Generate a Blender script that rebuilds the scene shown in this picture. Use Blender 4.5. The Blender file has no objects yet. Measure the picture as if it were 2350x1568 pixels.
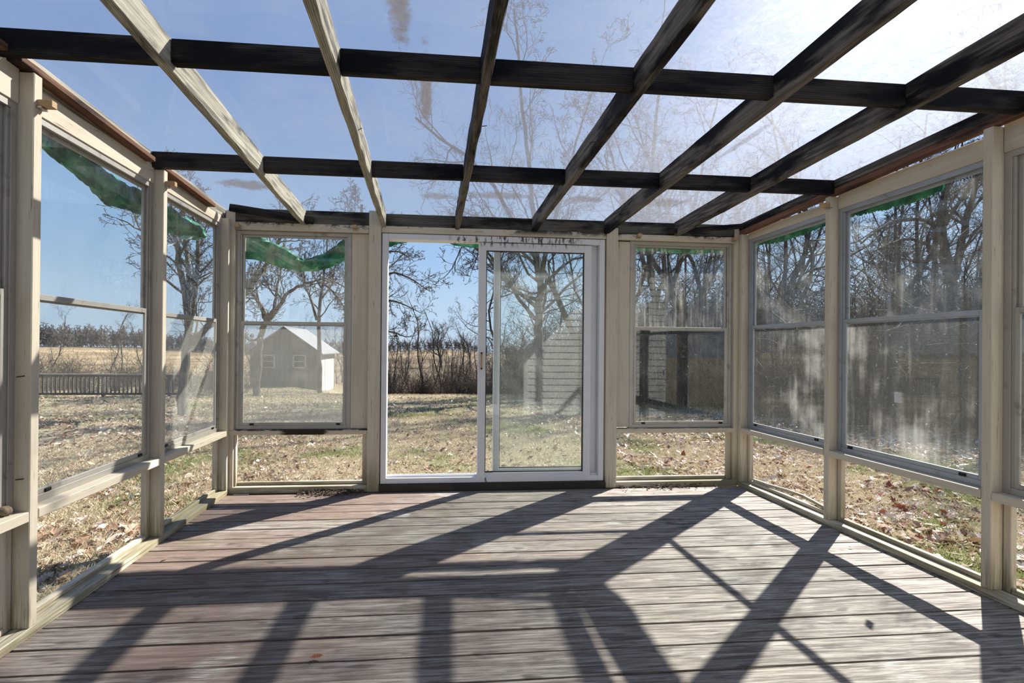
import bpy, bmesh, math, random
import numpy as np
from mathutils import Vector, Matrix
R = math.radians
C = bpy.context.scene.collection
sc = bpy.context.scene
random.seed(7)

# ------------------------------------------------------------------ camera, sky, sun, exposure
# calibrated against the deck boards, rafters and door frame (2350 x 1568 frame)
F_PX, CX, CY = 1070.47, 1079.5, 797.0
YAW, PITCH, ROLL, EYE = 0.0857, 0.0022, 0.0087, 1.1468
cam = bpy.data.cameras.new('camera'); co = bpy.data.objects.new('camera', cam); C.objects.link(co)
cam.sensor_fit = 'HORIZONTAL'; cam.sensor_width = 36.0; cam.lens = 36.0 * F_PX / 2350.0
cam.shift_x = (1175 - CX) / 2350.0; cam.shift_y = (CY - 784) / 2350.0
cam.clip_start = 0.02; cam.clip_end = 3000
fwd = Vector((math.sin(YAW) * math.cos(PITCH), math.cos(YAW) * math.cos(PITCH), math.sin(PITCH)))
rgt = Vector((math.cos(YAW), -math.sin(YAW), 0)); up = rgt.cross(fwd)
r2 = math.cos(ROLL) * rgt + math.sin(ROLL) * up
u2 = -math.sin(ROLL) * rgt + math.cos(ROLL) * up
m = Matrix((r2, u2, -fwd)).transposed().to_4x4(); m.translation = Vector((0, 0, EYE)); co.matrix_world = m
sc.camera = co

SUN = Vector((.93, .73, 1.0)).normalized()
w = bpy.data.worlds.new('sky'); sc.world = w; w.use_nodes = True
nt = w.node_tree; nt.nodes.clear()
# clear winter sky: pale at the horizon, deeper overhead and away from the sun, with the sun's broad aureole
def _wn(k, **kw):
    n_ = nt.nodes.new(k)
    for a_, b_ in kw.items(): setattr(n_, a_, b_)
    return n_
tcw = _wn('ShaderNodeTexCoord'); nrm = _wn('ShaderNodeVectorMath', operation='NORMALIZE'); nt.links.new(tcw.outputs['Generated'], nrm.inputs[0])
sep = _wn('ShaderNodeSeparateXYZ'); nt.links.new(nrm.outputs[0], sep.inputs[0])
rmp = _wn('ShaderNodeValToRGB'); nt.links.new(sep.outputs[2], rmp.inputs[0]); rmp.color_ramp.interpolation = 'EASE'
el = rmp.color_ramp.elements; el[0].position = 0.0; el[0].color = (.60, .745, .90, 1); el[1].position = 1.0; el[1].color = (.085, .21, .56, 1)
for p_, c_ in ((.06, (.56, .74, .95, 1)), (.22, (.375, .59, .90, 1)), (.5, (.175, .36, .74, 1))):
    e_ = el.new(p_); e_.color = c_
dt = _wn('ShaderNodeVectorMath', operation='DOT_PRODUCT'); nt.links.new(nrm.outputs[0], dt.inputs[0]); dt.inputs[1].default_value = SUN
def _m(op, a_, b_):
    n_ = _wn('ShaderNodeMath', operation=op)
    for q_, v_ in ((0, a_), (1, b_)):
        if isinstance(v_, (int, float)): n_.inputs[q_].default_value = v_
        else: nt.links.new(v_, n_.inputs[q_])
    return n_.outputs[0]
dpos = _m('MAXIMUM', dt.outputs['Value'], 0.0)
aur = _m('ADD', _m('MULTIPLY', _m('POWER', dpos, 6.0), .17), _m('MULTIPLY', _m('POWER', dpos, 60.0), .4))
side = _m('ADD', .86, _m('MULTIPLY', dt.outputs['Value'], .16))
vs_ = _wn('ShaderNodeVectorMath', operation='SCALE'); nt.links.new(rmp.outputs[0], vs_.inputs[0]); nt.links.new(side, vs_.inputs['Scale'])
au = _wn('ShaderNodeVectorMath', operation='SCALE'); au.inputs[0].default_value = (1, .97, .92); nt.links.new(aur, au.inputs['Scale'])
sm_ = _wn('ShaderNodeVectorMath', operation='ADD'); nt.links.new(vs_.outputs[0], sm_.inputs[0]); nt.links.new(au.outputs[0], sm_.inputs[1])
bg = _wn('ShaderNodeBackground'); bg.inputs[1].default_value = 1.0
out = _wn('ShaderNodeOutputWorld'); nt.links.new(sm_.outputs[0], bg.inputs[0]); nt.links.new(bg.outputs[0], out.inputs[0])
sl = bpy.data.lights.new('sun', 'SUN'); sl.energy = 12.5; sl.angle = R(0.6); sl.color = (1, .955, .88)
so = bpy.data.objects.new('sun', sl); C.objects.link(so); so.rotation_euler = SUN.to_track_quat('Z', 'Y').to_euler()
so.location = SUN * 60
sc.view_settings.view_transform = 'Standard'; sc.view_settings.look = 'None'
sc.view_settings.exposure = 0.0; sc.view_settings.gamma = 1.0; sc.view_settings.use_curve_mapping = False
sc.cycles.transparent_max_bounces = 24; sc.cycles.max_bounces = 9; sc.cycles.diffuse_bounces = 4
sc.cycles.glossy_bounces = 3; sc.cycles.transmission_bounces = 4
sc.cycles.sample_clamp_indirect = 6; sc.cycles.caustics_reflective = False; sc.cycles.caustics_refractive = False

# ------------------------------------------------------------------ node helpers
class NT:
    def __init__(s, name):
        s.m = bpy.data.materials.new(name); s.m.use_nodes = True; s.t = s.m.node_tree; s.t.nodes.clear()
        s.out = s.n('ShaderNodeOutputMaterial')
    def n(s, k, **kw):
        x = s.t.nodes.new(k)
        for a, b in kw.items(): setattr(x, a, b)
        return x
    def set(s, sock, v):
        if isinstance(v, bpy.types.NodeSocket): s.t.links.new(v, sock)
        elif isinstance(v, (tuple, list)) and len(v) == 3 and sock.type == 'RGBA': sock.default_value = (*v, 1)
        else: sock.default_value = v
    def coord(s, kind='Object', rnd=True):
        tc = s.n('ShaderNodeTexCoord'); o = tc.outputs[kind]
        if not rnd: return o
        oi = s.n('ShaderNodeObjectInfo'); mu = s.math('MULTIPLY', oi.outputs['Random'], 41.0)
        cx = s.n('ShaderNodeCombineXYZ'); s.set(cx.inputs[0], mu); s.set(cx.inputs[1], mu); s.set(cx.inputs[2], mu)
        ad = s.n('ShaderNodeVectorMath', operation='ADD'); s.set(ad.inputs[0], o); s.set(ad.inputs[1], cx.outputs[0])
        return ad.outputs[0]
    def map(s, v, scale=(1, 1, 1), loc=(0, 0, 0), rot=(0, 0, 0)):
        mp = s.n('ShaderNodeMapping'); s.set(mp.inputs['Vector'], v)
        mp.inputs['Scale'].default_value = scale; mp.inputs['Location'].default_value = loc; mp.inputs['Rotation'].default_value = rot
        return mp.outputs[0]
    def noise(s, v, scale=5, detail=4, rough=.55, dist=0):
        x = s.n('ShaderNodeTexNoise'); s.set(x.inputs['Vector'], v); x.inputs['Scale'].default_value = scale
        x.inputs['Detail'].default_value = detail; x.inputs['Roughness'].default_value = rough; x.inputs['Distortion'].default_value = dist
        return x.outputs['Fac']
    def math(s, op, a, b=0.0, c=0.0, clamp=False):
        x = s.n('ShaderNodeMath', operation=op, use_clamp=clamp); s.set(x.inputs[0], a); s.set(x.inputs[1], b)
        if len(x.inputs) > 2: s.set(x.inputs[2], c)
        return x.outputs[0]
    def ramp(s, f, lo, hi):       # smooth 0..1 between lo and hi
        x = s.n('ShaderNodeMapRange', interpolation_type='SMOOTHSTEP'); s.set(x.inputs['Value'], f)
        x.inputs['From Min'].default_value = lo; x.inputs['From Max'].default_value = hi
        return x.outputs[0]
    def mix(s, f, a, b):
        x = s.n('ShaderNodeMix', data_type='RGBA'); s.set(x.inputs[0], f); s.set(x.inputs[6], a); s.set(x.inputs[7], b)
        return x.outputs[2]
    def xyz(s, v):
        x = s.n('ShaderNodeSeparateXYZ'); s.set(x.inputs[0], v); return x.outputs
    def bump(s, h, strength=.4, dist=.004):
        x = s.n('ShaderNodeBump'); s.set(x.inputs['Height'], h); x.inputs['Strength'].default_value = strength; x.inputs['Distance'].default_value = dist
        return x.outputs[0]
    def bsdf(s, col, rough=.8, spec=.3, metal=0, normal=None):
        x = s.n('ShaderNodeBsdfPrincipled'); s.set(x.inputs['Base Color'], col); s.set(x.inputs['Roughness'], rough)
        x.inputs['Specular IOR Level'].default_value = spec; x.inputs['Metallic'].default_value = metal
        if normal is not None: s.set(x.inputs['Normal'], normal)
        return x.outputs[0]
    def mixs(s, f, a, b):
        x = s.n('ShaderNodeMixShader'); s.set(x.inputs[0], f); s.set(x.inputs[1], a); s.set(x.inputs[2], b); return x.outputs[0]
    def done(s, sh): s.set(s.out.inputs[0], sh); return s.m
def axis_scale(ax, along, across):
    v = [across] * 3; v['xyz'.index(ax)] = along; return tuple(v)

# ------------------------------------------------------------------ materials
def painted_wood(ax, name, moss=True):
    t = NT(name); v = t.coord()
    g = t.noise(t.map(v, axis_scale(ax, 2.2, 75)), 1, 6, .62)
    big = t.noise(t.map(v, axis_scale(ax, .8, 6)), 1, 4, .6)
    fl = t.noise(t.map(v, axis_scale(ax, 5, 120)), 1, 3, .7)
    col = t.mix(g, (.52, .45, .34), (.70, .63, .51))
    col = t.mix(t.math('MULTIPLY', t.ramp(big, .52, .72), .45), col, (.42, .34, .25))
    col = t.mix(t.math('MULTIPLY', t.ramp(fl, .62, .71), .75), col, (.20, .15, .10))
    if moss:
        z = t.xyz(t.coord('Object', False))[2]
        low = t.math('SUBTRACT', 1.0, t.ramp(z, .02, .34))
        mz = t.math('MULTIPLY', low, t.ramp(t.math('ADD', big, t.math('MULTIPLY', fl, .5)), .62, .86), 0, True)
        col = t.mix(t.math('MULTIPLY', mz, .75), col, (.16, .145, .065))
        dk = t.math('MULTIPLY', low, t.ramp(g, .52, .7))
        col = t.mix(t.math('MULTIPLY', dk, .75), col, (.10, .075, .045))
    if ax == 'x':
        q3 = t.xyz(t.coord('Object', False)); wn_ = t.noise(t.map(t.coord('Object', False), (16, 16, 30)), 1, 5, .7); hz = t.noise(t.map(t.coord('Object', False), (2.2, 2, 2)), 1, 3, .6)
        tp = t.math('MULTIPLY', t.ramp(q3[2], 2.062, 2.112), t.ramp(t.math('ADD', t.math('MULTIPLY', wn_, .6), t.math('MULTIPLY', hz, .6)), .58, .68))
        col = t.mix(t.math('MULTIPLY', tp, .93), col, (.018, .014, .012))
        # water stain running over the middle of the left back sill, and the black edges of both sills
        d_ = t.math('ABSOLUTE', t.math('ADD', q3[0], .985)); mm = t.math('SUBTRACT', 1.0, t.ramp(t.math('ADD', d_, t.math('MULTIPLY', wn_, .12)), .20, .26)); zz = t.math('MULTIPLY', t.ramp(q3[2], .44, .455), t.math('SUBTRACT', 1.0, t.ramp(q3[2], .50, .52)))
        col = t.mix(t.math('MULTIPLY', mm, zz), col, (.03, .022, .014))
        ed = t.math('MULTIPLY', t.ramp(q3[2], .482, .492), t.math('SUBTRACT', 1.0, t.ramp(q3[2], .50, .52))); col = t.mix(t.math('MULTIPLY', ed, t.ramp(wn_, .38, .52)), col, (.04, .03, .02))
    h = t.math('ADD', g, t.math('MULTIPLY', fl, .5))
    return t.done(t.bsdf(col, .75, .25, 0, t.bump(h, .35, .003)))
def weathered_wood(ax, name, light, dark, amount, wet=.0):
    t = NT(name); v = t.coord()
    v1 = t.map(v, axis_scale(ax, 2.0, 75))
    g = t.noise(v1, 1, 7, .66, .6)
    wv = t.n('ShaderNodeTexWave', wave_type='BANDS', bands_direction='X' if ax != 'x' else 'Z'); t.set(wv.inputs['Vector'], t.map(v, axis_scale(ax, .5, 16)))
    wv.inputs['Scale'].default_value = 2.4; wv.inputs['Distortion'].default_value = 7; wv.inputs['Detail'].default_value = 3
    big = t.noise(t.map(v, axis_scale(ax, 1.6, 7)), 1, 5, .6)
    mid = tuple(.55 * a for a in light)
    col = t.mix(t.ramp(g, .35, .65), mid, light)
    col = t.mix(t.math('MULTIPLY', t.ramp(wv.outputs['Fac'], .55, .95), .55), col, dark)
    col = t.mix(t.ramp(big, amount, amount + .16), col, dark)
    h = t.math('ADD', g, t.math('MULTIPLY', wv.outputs['Fac'], .6))
    return t.done(t.bsdf(col, .8, .2, 0, t.bump(h, .6, .004)))
def deck_mat():
    t = NT('weathered_deck_wood'); v = t.coord(); p = t.coord('Object', False)
    g = t.noise(t.map(v, (3.6, 70, 70)), 1, 7, .68, .4)
    g2 = t.noise(t.map(v, (5, 150, 150)), 1, 4, .7)
    patch = t.noise(p, 1.5, 5, .62)
    patch2 = t.noise(t.map(p, (1, 1, 1), (7, 3, 1)), 2.6, 6, .7)
    knot = t.noise(t.map(v, (6, 22, 22)), 1, 2, .5)
    oi = t.n('ShaderNodeObjectInfo')
    x = t.xyz(p)[0]
    col = t.mix(t.ramp(g, .3, .7), (.13, .108, .088), (.39, .35, .30))
    col = t.mix(t.math('MULTIPLY', t.ramp(t.math('ADD', g2, t.math('MULTIPLY', patch, .25)), .64, .78), .8), col, (.50, .46, .42))
    red = t.math('MULTIPLY', t.math('SUBTRACT', 1.0, t.ramp(x, -1.0, 1.9)), .75)
    col = t.mix(t.math('MULTIPLY', red, t.ramp(t.math('ADD', patch, t.math('MULTIPLY', oi.outputs['Random'], .25)), .38, .66)), col, (.165, .105, .080))
    gr = t.math('MULTIPLY', t.math('MULTIPLY', t.ramp(patch2, .54, .70), t.math('SUBTRACT', 1.0, t.ramp(x, .6, 1.4))), .6)
    col = t.mix(gr, col, t.mix(g, (.055, .05, .025), (.20, .19, .10)))
    # rubbed pale spots where old coating flakes
    sp = t.math('MULTIPLY', t.ramp(t.noise(p, 2.1, 3, .5), .60, .67), t.ramp(g2, .47, .6))
    col = t.mix(t.math('MULTIPLY', sp, .85), col, (.52, .52, .48))
    # darker damp grain streaks
    col = t.mix(t.math('MULTIPLY', t.ramp(knot, .60, .70), .6), col, (.055, .045, .04))
    col = t.mix(t.math('MULTIPLY', t.ramp(g, .60, .42), .35), col, (.07, .055, .05))
    br = t.math('ADD', .88, t.math('MULTIPLY', oi.outputs['Random'], .26))
    hb = t.n('ShaderNodeHueSaturation'); t.set(hb.inputs['Color'], col); t.set(hb.inputs['Value'], br)
    h = t.math('ADD', g, t.math('MULTIPLY', g2, .7))
    return t.done(t.bsdf(hb.outputs[0], t.math('SUBTRACT', .85, t.math('MULTIPLY', g, .2)), .25, 0, t.bump(h, .55, .004)))
def plain(name, col, rough=.6, spec=.4, var=.25, scale=12, metal=0, dirt=None, bump=0):
    t = NT(name); v = t.coord(); n = t.noise(v, scale, 5, .6)
    lo = tuple(c * (1 - var) for c in col)
    c = t.mix(n, lo, col)
    if dirt:
        d = t.ramp(t.noise(v, 9, 6, .7), .56, .7); c = t.mix(t.math('MULTIPLY', d, dirt[1]), c, dirt[0])
    return t.done(t.bsdf(c, rough, spec, metal, t.bump(n, bump, .003) if bump else None))
def glass(name, haze=.05, streak=.1, seed=0, smear=.0, tint=(.97, .985, .98), film=(.74, .72, .66)):
    t = NT(name); p = t.map(t.coord('Object', False), (1, 1, 1), (seed * 3.7, seed * 1.3, seed * 2.1))
    st = t.noise(t.map(p, (34, 34, 2.0)), 1, 5, .65)
    bl = t.noise(p, 2.6, 6, .62)
    sp = t.noise(p, 60, 2, .5)
    mask = t.math('ADD', haze, t.math('MULTIPLY', streak, t.math('MULTIPLY', t.ramp(st, .42, .78), t.ramp(bl, .35, .7))))
    mask = t.math('ADD', mask, t.math('MULTIPLY', smear, t.ramp(bl, .50, .72)))
    mask = t.math('ADD', mask, t.math('MULTIPLY', t.ramp(sp, .70, .76), .22), 0, True)
    tr = t.n('ShaderNodeBsdfTransparent'); t.set(tr.inputs[0], tint)
    gl = t.n('ShaderNodeBsdfGlossy'); gl.inputs['Roughness'].default_value = 0.0; t.set(gl.inputs[0], (1, 1, 1))
    lw = t.n('ShaderNodeLayerWeight'); lw.inputs[0].default_value = .5
    fr = t.math('ADD', .034, t.math('MULTIPLY', .9, t.math('POWER', lw.outputs['Facing'], 5.0)), 0, True)
    clear = t.mixs(fr, tr.outputs[0], gl.outputs[0])
    df = t.n('ShaderNodeBsdfDiffuse'); t.set(df.inputs[0], film)
    tl = t.n('ShaderNodeBsdfTranslucent'); t.set(tl.inputs[0], film)
    fl = t.mixs(.5, df.outputs[0], tl.outputs[0])
    return t.done(t.mixs(mask, clear, fl))
def roof_sheet_mats():
    t = NT('cloudy_roof_plastic'); p = t.coord('Object', False)
    sx = t.xyz(p)
    fib = t.noise(t.map(p, (1, 1, 1), (3, 2, 0)), 26, 6, .75, 1.2)
    bl = t.noise(p, 3.2, 6, .65)
    # dried mud streaks: elongated patches lying on particular sheets (x, y, half width, half length)
    stains = []
    for (x, y, a, b, k, rot) in [(-.12, 1.45, .055, .42, 1.0, .03), (-.03, 2.12, .035, .34, 1.0, -.10), (.03, 3.38, .13, .09, .7, .5),
                            (.50, 3.34, .24, .09, .8, 0), (1.12, 3.33, .16, .08, .7, .4), (-1.25, 3.30, .22, .10, .9, .2),
                            (1.74, 3.35, .2, .1, .55, .3), (1.70, 2.45, .03, .3, .5, -.9)]:
        q = t.map(p, (1, 1, 1), (-x, -y, 0)); q = t.map(q, (1 / a, 1 / b, 0), (0, 0, 0), (0, 0, rot))
        ln = t.n('ShaderNodeVectorMath', operation='LENGTH'); t.set(ln.inputs[0], q)
        d = t.math('ADD', ln.outputs['Value'], t.math('MULTIPLY', t.math('SUBTRACT', t.noise(p, 14, 5, .7), .5), 1.6))
        stains.append(t.math('MULTIPLY', t.math('SUBTRACT', 1.0, t.ramp(d, .45, 1.05)), k))
    s = stains[0]
    for q in stains[1:]: s = t.math('MAXIMUM', s, q)
    tr = t.n('ShaderNodeBsdfTransparent'); t.set(tr.inputs[0], (.93, .95, .97))
    gl = t.n('ShaderNodeBsdfGlossy'); gl.inputs['Roughness'].default_value = .05
    clear = t.mixs(.04, tr.outputs[0], gl.outputs[0])
    rf = t.n('ShaderNodeBsdfRefraction'); rf.inputs['IOR'].default_value = 1.5; rf.inputs['Roughness'].default_value = .9; t.set(rf.inputs['Color'], (.10, .102, .11))
    tl = t.n('ShaderNodeBsdfTranslucent'); t.set(tl.inputs[0], (.27, .285, .33))
    df = t.n('ShaderNodeBsdfDiffuse'); t.set(df.inputs[0], (.5, .53, .62))
    milky = t.mixs(.80, rf.outputs[0], t.mixs(.25, tl.outputs[0], df.outputs[0]))
    xs = t.ramp(sx[0], -1.5, 2.4)  # milkier to the right: the sun's glow built into the sheet mix
    fac = t.math('ADD', t.math('ADD', .32, t.math('MULTIPLY', xs, .26)), t.math('MULTIPLY', t.math('SUBTRACT', fib, .5), t.math('ADD', .1, t.math('MULTIPLY', xs, .8))))
    fac = t.math('ADD', fac, t.math('MULTIPLY', t.ramp(bl, .5, .75), .12), 0, True)
    sh = t.mixs(fac, clear, milky)
    mud = t.n('ShaderNodeBsdfTranslucent'); t.set(mud.inputs[0], t.mix(fib, (.06, .048, .042), (.20, .175, .155)))
    mdf = t.n('ShaderNodeBsdfDiffuse'); t.set(mdf.inputs[0], (.22, .19, .16))
    sh = t.mixs(t.math('MULTIPLY', s, .8), sh, t.mixs(.4, mud.outputs[0], mdf.outputs[0]))
    a = t.done(sh)
    t = NT('roof_plastic_top'); tr = t.n('ShaderNodeBsdfTransparent'); gl = t.n('ShaderNodeBsdfGlossy'); gl.inputs['Roughness'].default_value = .03
    b = t.done(t.mixs(.04, tr.outputs[0], gl.outputs[0]))
    return a, b
def tarp_mat():
    t = NT('green_tarpaulin'); v = t.coord(); n = t.noise(v, 9, 5, .6); f = t.noise(t.map(v, (1, 1, 1)), 45, 3, .6)
    col = t.mix(t.ramp(n, .35, .65), (.010, .13, .075), (.06, .42, .24))
    col = t.mix(t.math('MULTIPLY', t.ramp(n, .60, .68), .8), col, (.36, .55, .42))
    col = t.mix(t.math('MULTIPLY', t.ramp(f, .64, .7), .7), col, (.03, .03, .02))
    a = t.bsdf(col, .45, .4, 0, t.bump(n, .8, .01)); tl = t.n('ShaderNodeBsdfTranslucent'); t.set(tl.inputs[0], col)
    return t.done(t.mixs(.3, a, tl.outputs[0]))
def bark(name, a, b, sc_=9):
    t = NT(name); v = t.coord('Object', False); n = t.noise(t.map(v, (1, 1, .35)), sc_, 5, .65)
    return t.done(t.bsdf(t.mix(t.ramp(n, .35, .68), a, b), .9, .15))
def leaf_mat(name, a, b, rough=.55):
    t = NT(name); oi = t.n('ShaderNodeObjectInfo'); v = t.coord('Object', False); n = t.noise(v, 7, 3, .6)
    f = t.math('ADD', t.math('MULTIPLY', oi.outputs['Random'], .5), t.math('MULTIPLY', t.ramp(n, .3, .7), .6), 0, True)
    col = t.mix(f, a, b)
    x = t.bsdf(col, rough, .5); tl = t.n('ShaderNodeBsdfTranslucent'); t.set(tl.inputs[0], col)
    return t.done(t.mixs(.2, x, tl.outputs[0]))
def grass_mat():
    t = NT('winter_grass'); p = t.coord('Object', False); n = t.noise(p, .55, 6, .62); n2 = t.noise(p, 23, 2, .5)
    col = t.mix(n2, (.40, .33, .21), (.72, .64, .47))
    col = t.mix(t.math('MULTIPLY', t.ramp(n, .50, .62), .78), col, t.mix(n2, (.12, .17, .045), (.32, .37, .13)))
    x = t.bsdf(col, .7, .2); tl = t.n('ShaderNodeBsdfTranslucent'); t.set(tl.inputs[0], col)
    return t.done(t.mixs(.25, x, tl.outputs[0]))
def ground_mat():
    t = NT('lawn_and_fields'); p = t.coord('Object', False)
    at = t.n('ShaderNodeAttribute'); at.attribute_name = 'zone'; z = t.n('ShaderNodeSeparateColor'); t.set(z.inputs[0], at.outputs['Color'])
    n = t.noise(p, .55, 6, .62); f = t.noise(p, 13, 7, .75); f2 = t.noise(p, 60, 4, .7); b = t.noise(p, .045, 6, .65)
    lawn = t.mix(t.ramp(f, .35, .68), (.30, .24, .15), (.60, .51, .36))
    lawn = t.mix(t.math('MULTIPLY', t.ramp(n, .46, .62), .75), lawn, t.mix(f2, (.16, .18, .06), (.36, .37, .17)))
    lawn = t.mix(t.ramp(f2, .62, .74), lawn, (.68, .56, .43))
    litter = t.mix(t.ramp(f2, .35, .68), (.16, .10, .065), (.50, .37, .26))
    litter = t.mix(t.math('MULTIPLY', t.ramp(f, .55, .7), .6), litter, (.44, .36, .27))
    field = t.mix(t.ramp(b, .35, .65), (.24, .165, .095), (.46, .37, .225))
    field = t.mix(t.math('MULTIPLY', t.ramp(t.noise(t.map(p, (.02, .25, .2)), 1, 5, .6), .4, .6), .4), field, (.30, .20, .125))
    wood = t.mix(t.ramp(b, .3, .7), (.045, .038, .032), (.10, .085, .07))
    col = t.mix(z.outputs[0], lawn, litter); col = t.mix(z.outputs[1], col, field); col = t.mix(z.outputs[2], col, wood)
    return t.done(t.bsdf(col, .95, .1, 0, t.bump(t.math('ADD', f, f2), .9, .03)))

PX, PY, PZ = (painted_wood(a, 'peeling_cream_paint_' + a) for a in 'xyz')
GREY_Y = weathered_wood('y', 'weathered_rafter_wood', (.52, .48, .38), (.020, .016, .014), .55)
GREY_D = weathered_wood('y', 'shaded_rafter_wood', (.21, .18, .15), (.006, .005, .006), .42)  # darker copy of the rafter wood, with shade put into its colour
DARK_X = weathered_wood('x', 'blackened_crosspiece_wood', (.060, .050, .043), (.003, .003, .004), .42)
BROWN_Y = weathered_wood('y', 'brown_stained_wood', (.23, .115, .07), (.02, .012, .010), .50)
BACK_X = weathered_wood('x', 'mouldy_eave_wood', (.17, .155, .125), (.010, .009, .008), .45)
DECK = deck_mat()
ALU = plain('dull_aluminium', (.50, .47, .42), .42, .5, .3, 7, .35, ((.14, .12, .09), .6), .1)
ALU_R = plain('bluish_aluminium', (.46, .49, .52), .38, .5, .3, 7, .35, ((.14, .13, .11), .5), .1)
def vinyl_mat():
    t = NT('white_vinyl'); v = t.coord('Object', False); n = t.noise(v, 8, 4, .6)
    col = t.mix(n, (.66, .66, .68), (.78, .78, .80))
    s = t.xyz(v); drip = t.noise(t.map(v, (34, 34, 9)), 1, 5, .7)
    top = t.math('MULTIPLY', t.ramp(s[2], 1.955, 2.01), t.math('MULTIPLY', t.ramp(s[0], .10, .25), t.math('SUBTRACT', 1.0, t.ramp(s[0], 1.12, 1.28))))
    mk = t.math('MULTIPLY', top, t.ramp(drip, .50, .60))
    col = t.mix(t.math('MULTIPLY', mk, .95), col, (.035, .03, .012))
    low = t.math('MULTIPLY', t.math('SUBTRACT', 1.0, t.ramp(s[2], .12, .35)), t.math('MULTIPLY', t.ramp(drip, .58, .66), t.math('SUBTRACT', 1.0, t.ramp(s[0], .46, .5))))
    low = t.math('MULTIPLY', low, t.ramp(s[0], .35, .39))
    col = t.mix(low, col, (.12, .09, .06))
    return t.done(t.bsdf(col, .45, .4))
VINYL = vinyl_mat()
SIDING = plain('white_siding_paint', (.80, .80, .78), .5, .4, .08, 5)
DARKBOARD = plain('dark_threshold_wood', (.045, .038, .03), .7, .3, .5, 8, 0, None, .3)
BLACK = plain('black_rubber', (.012, .012, .014), .5, .3, .1)
ROOM = plain('dim_interior_paint', (.10, .09, .08), .9, .1, .2)
TAN = plain('pale_cut_wood', (.55, .36, .19), .6, .3, .3, 30)
STEEL = plain('galvanised_steel', (.45, .45, .44), .35, .5, .3, 20, .8)
RUST = plain('rusty_nail', (.10, .055, .035), .6, .4, .4, 20, .5)
TARP = tarp_mat()
SHEET, SHEET_TOP = roof_sheet_mats()
BARK = bark('grey_bark', (.060, .052, .045), (.21, .185, .16)); BARK_D = bark('dark_bark', (.040, .035, .030), (.13, .112, .095))
TWIG = bark('twig_bark', (.075, .062, .052), (.20, .165, .135), 3); TWIG_B = bark('brush_bark', (.10, .075, .055), (.27, .205, .15), 2)
GRASS = grass_mat(); GROUND = ground_mat()
LEAF_B = leaf_mat('brown_leaf', (.17, .095, .055), (.42, .27, .165)); LEAF_T = leaf_mat('tan_leaf', (.50, .36, .25), (.86, .76, .66), .30)
LEAF_R = leaf_mat('rust_leaf', (.18, .045, .018), (.32, .10, .045))
CEDAR = weathered_wood('z', 'grey_shed_boards', (.19, .185, .18), (.10, .095, .09), .55)
FENCE = plain('dark_weathered_fence', (.11, .10, .095), .85, .2, .4, 9)
SHINGLE = plain('grey_roof_metal', (.36, .36, .37), .5, .5, .25, 3)
WHITEW = plain('white_trim_and_sunlit_side', (.74, .73, .69), .7, .3, .2, 3)

# ------------------------------------------------------------------ object helpers
def add(name, me, mat=None, parent=None):
    o = bpy.data.objects.new(name, me); C.objects.link(o)
    if mat is not None and me is not None:
        for q in (mat if isinstance(mat, (list, tuple)) else [mat]): me.materials.append(q)
    if parent is not None: o.parent = parent
    return o
def tag(o, label=None, cat=None, group=None, kind=None):
    if label: o['label'] = label
    if cat: o['category'] = cat
    if group: o['group'] = group
    if kind: o['kind'] = kind
    return o
def empty(name, loc=(0, 0, 0), parent=None):
    o = bpy.data.objects.new(name, None); C.objects.link(o); o.location = loc; o.empty_display_size = .1
    if parent is not None: o.parent = parent
    return o
def boxes_mesh(bs, bev=.003):
    bm = bmesh.new()
    for b in bs:
        x0, x1, y0, y1, z0, z1 = b[:6]
        r = bmesh.ops.create_cube(bm, size=1)
        for v in r['verts']:
            v.co = Vector((x0 + (v.co.x + .5) * (x1 - x0), y0 + (v.co.y + .5) * (y1 - y0), z0 + (v.co.z + .5) * (z1 - z0)))
            if len(b) > 6: v.co.z += b[6] * (v.co.y - y0)        # slope along y
    if bev: bmesh.ops.bevel(bm, geom=bm.edges[:], offset=bev, segments=1, affect='EDGES', clamp_overlap=True)
    me = bpy.data.meshes.new('m'); bm.to_mesh(me); bm.free(); return me
def box(name, b, mat, parent=None, bev=.003):
    return add(name, boxes_mesh([b] if not isinstance(b[0], (tuple, list)) else b, bev), mat, parent)
def np_mesh(name, V, Fc, smooth=False):
    V = np.asarray(V, np.float32); Fc = np.asarray(Fc, np.int32); k = Fc.shape[1]
    me = bpy.data.meshes.new(name); me.vertices.add(len(V)); me.vertices.foreach_set('co', V.ravel())
    me.loops.add(Fc.size); me.loops.foreach_set('vertex_index', Fc.ravel())
    me.polygons.add(len(Fc)); me.polygons.foreach_set('loop_start', np.arange(0, Fc.size, k, dtype=np.int32))
    me.polygons.foreach_set('use_smooth', np.full(len(Fc), smooth)); me.update(calc_edges=True); return me
def tubes(brs, sides):
    Vs, Fs, off = [], [], 0
    ang = np.linspace(0, 2 * np.pi, sides, endpoint=False); ca, sa = np.cos(ang), np.sin(ang)
    idx = np.arange(sides)
    for P, r in brs:
        n = len(P); T = np.gradient(P, axis=0); T /= np.linalg.norm(T, axis=1)[:, None] + 1e-9
        ref = np.array([.31, .22, .92]) if abs(T[0, 2]) < .8 else np.array([1., .1, 0])
        A = np.cross(T, ref); A /= np.linalg.norm(A, axis=1)[:, None] + 1e-9; B = np.cross(T, A)
        V = P[:, None, :] + r[:, None, None] * (A[:, None, :] * ca[None, :, None] + B[:, None, :] * sa[None, :, None])
        Vs.append(V.reshape(-1, 3))
        a = off + (np.arange(n - 1)[:, None] * sides + idx[None, :]); b = off + (np.arange(n - 1)[:, None] * sides + (idx[None, :] + 1) % sides)
        Fs.append(np.stack([a, b, b + sides, a + sides], -1).reshape(-1, 4)); off += n * sides
    return np.concatenate(Vs), np.concatenate(Fs)
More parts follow.
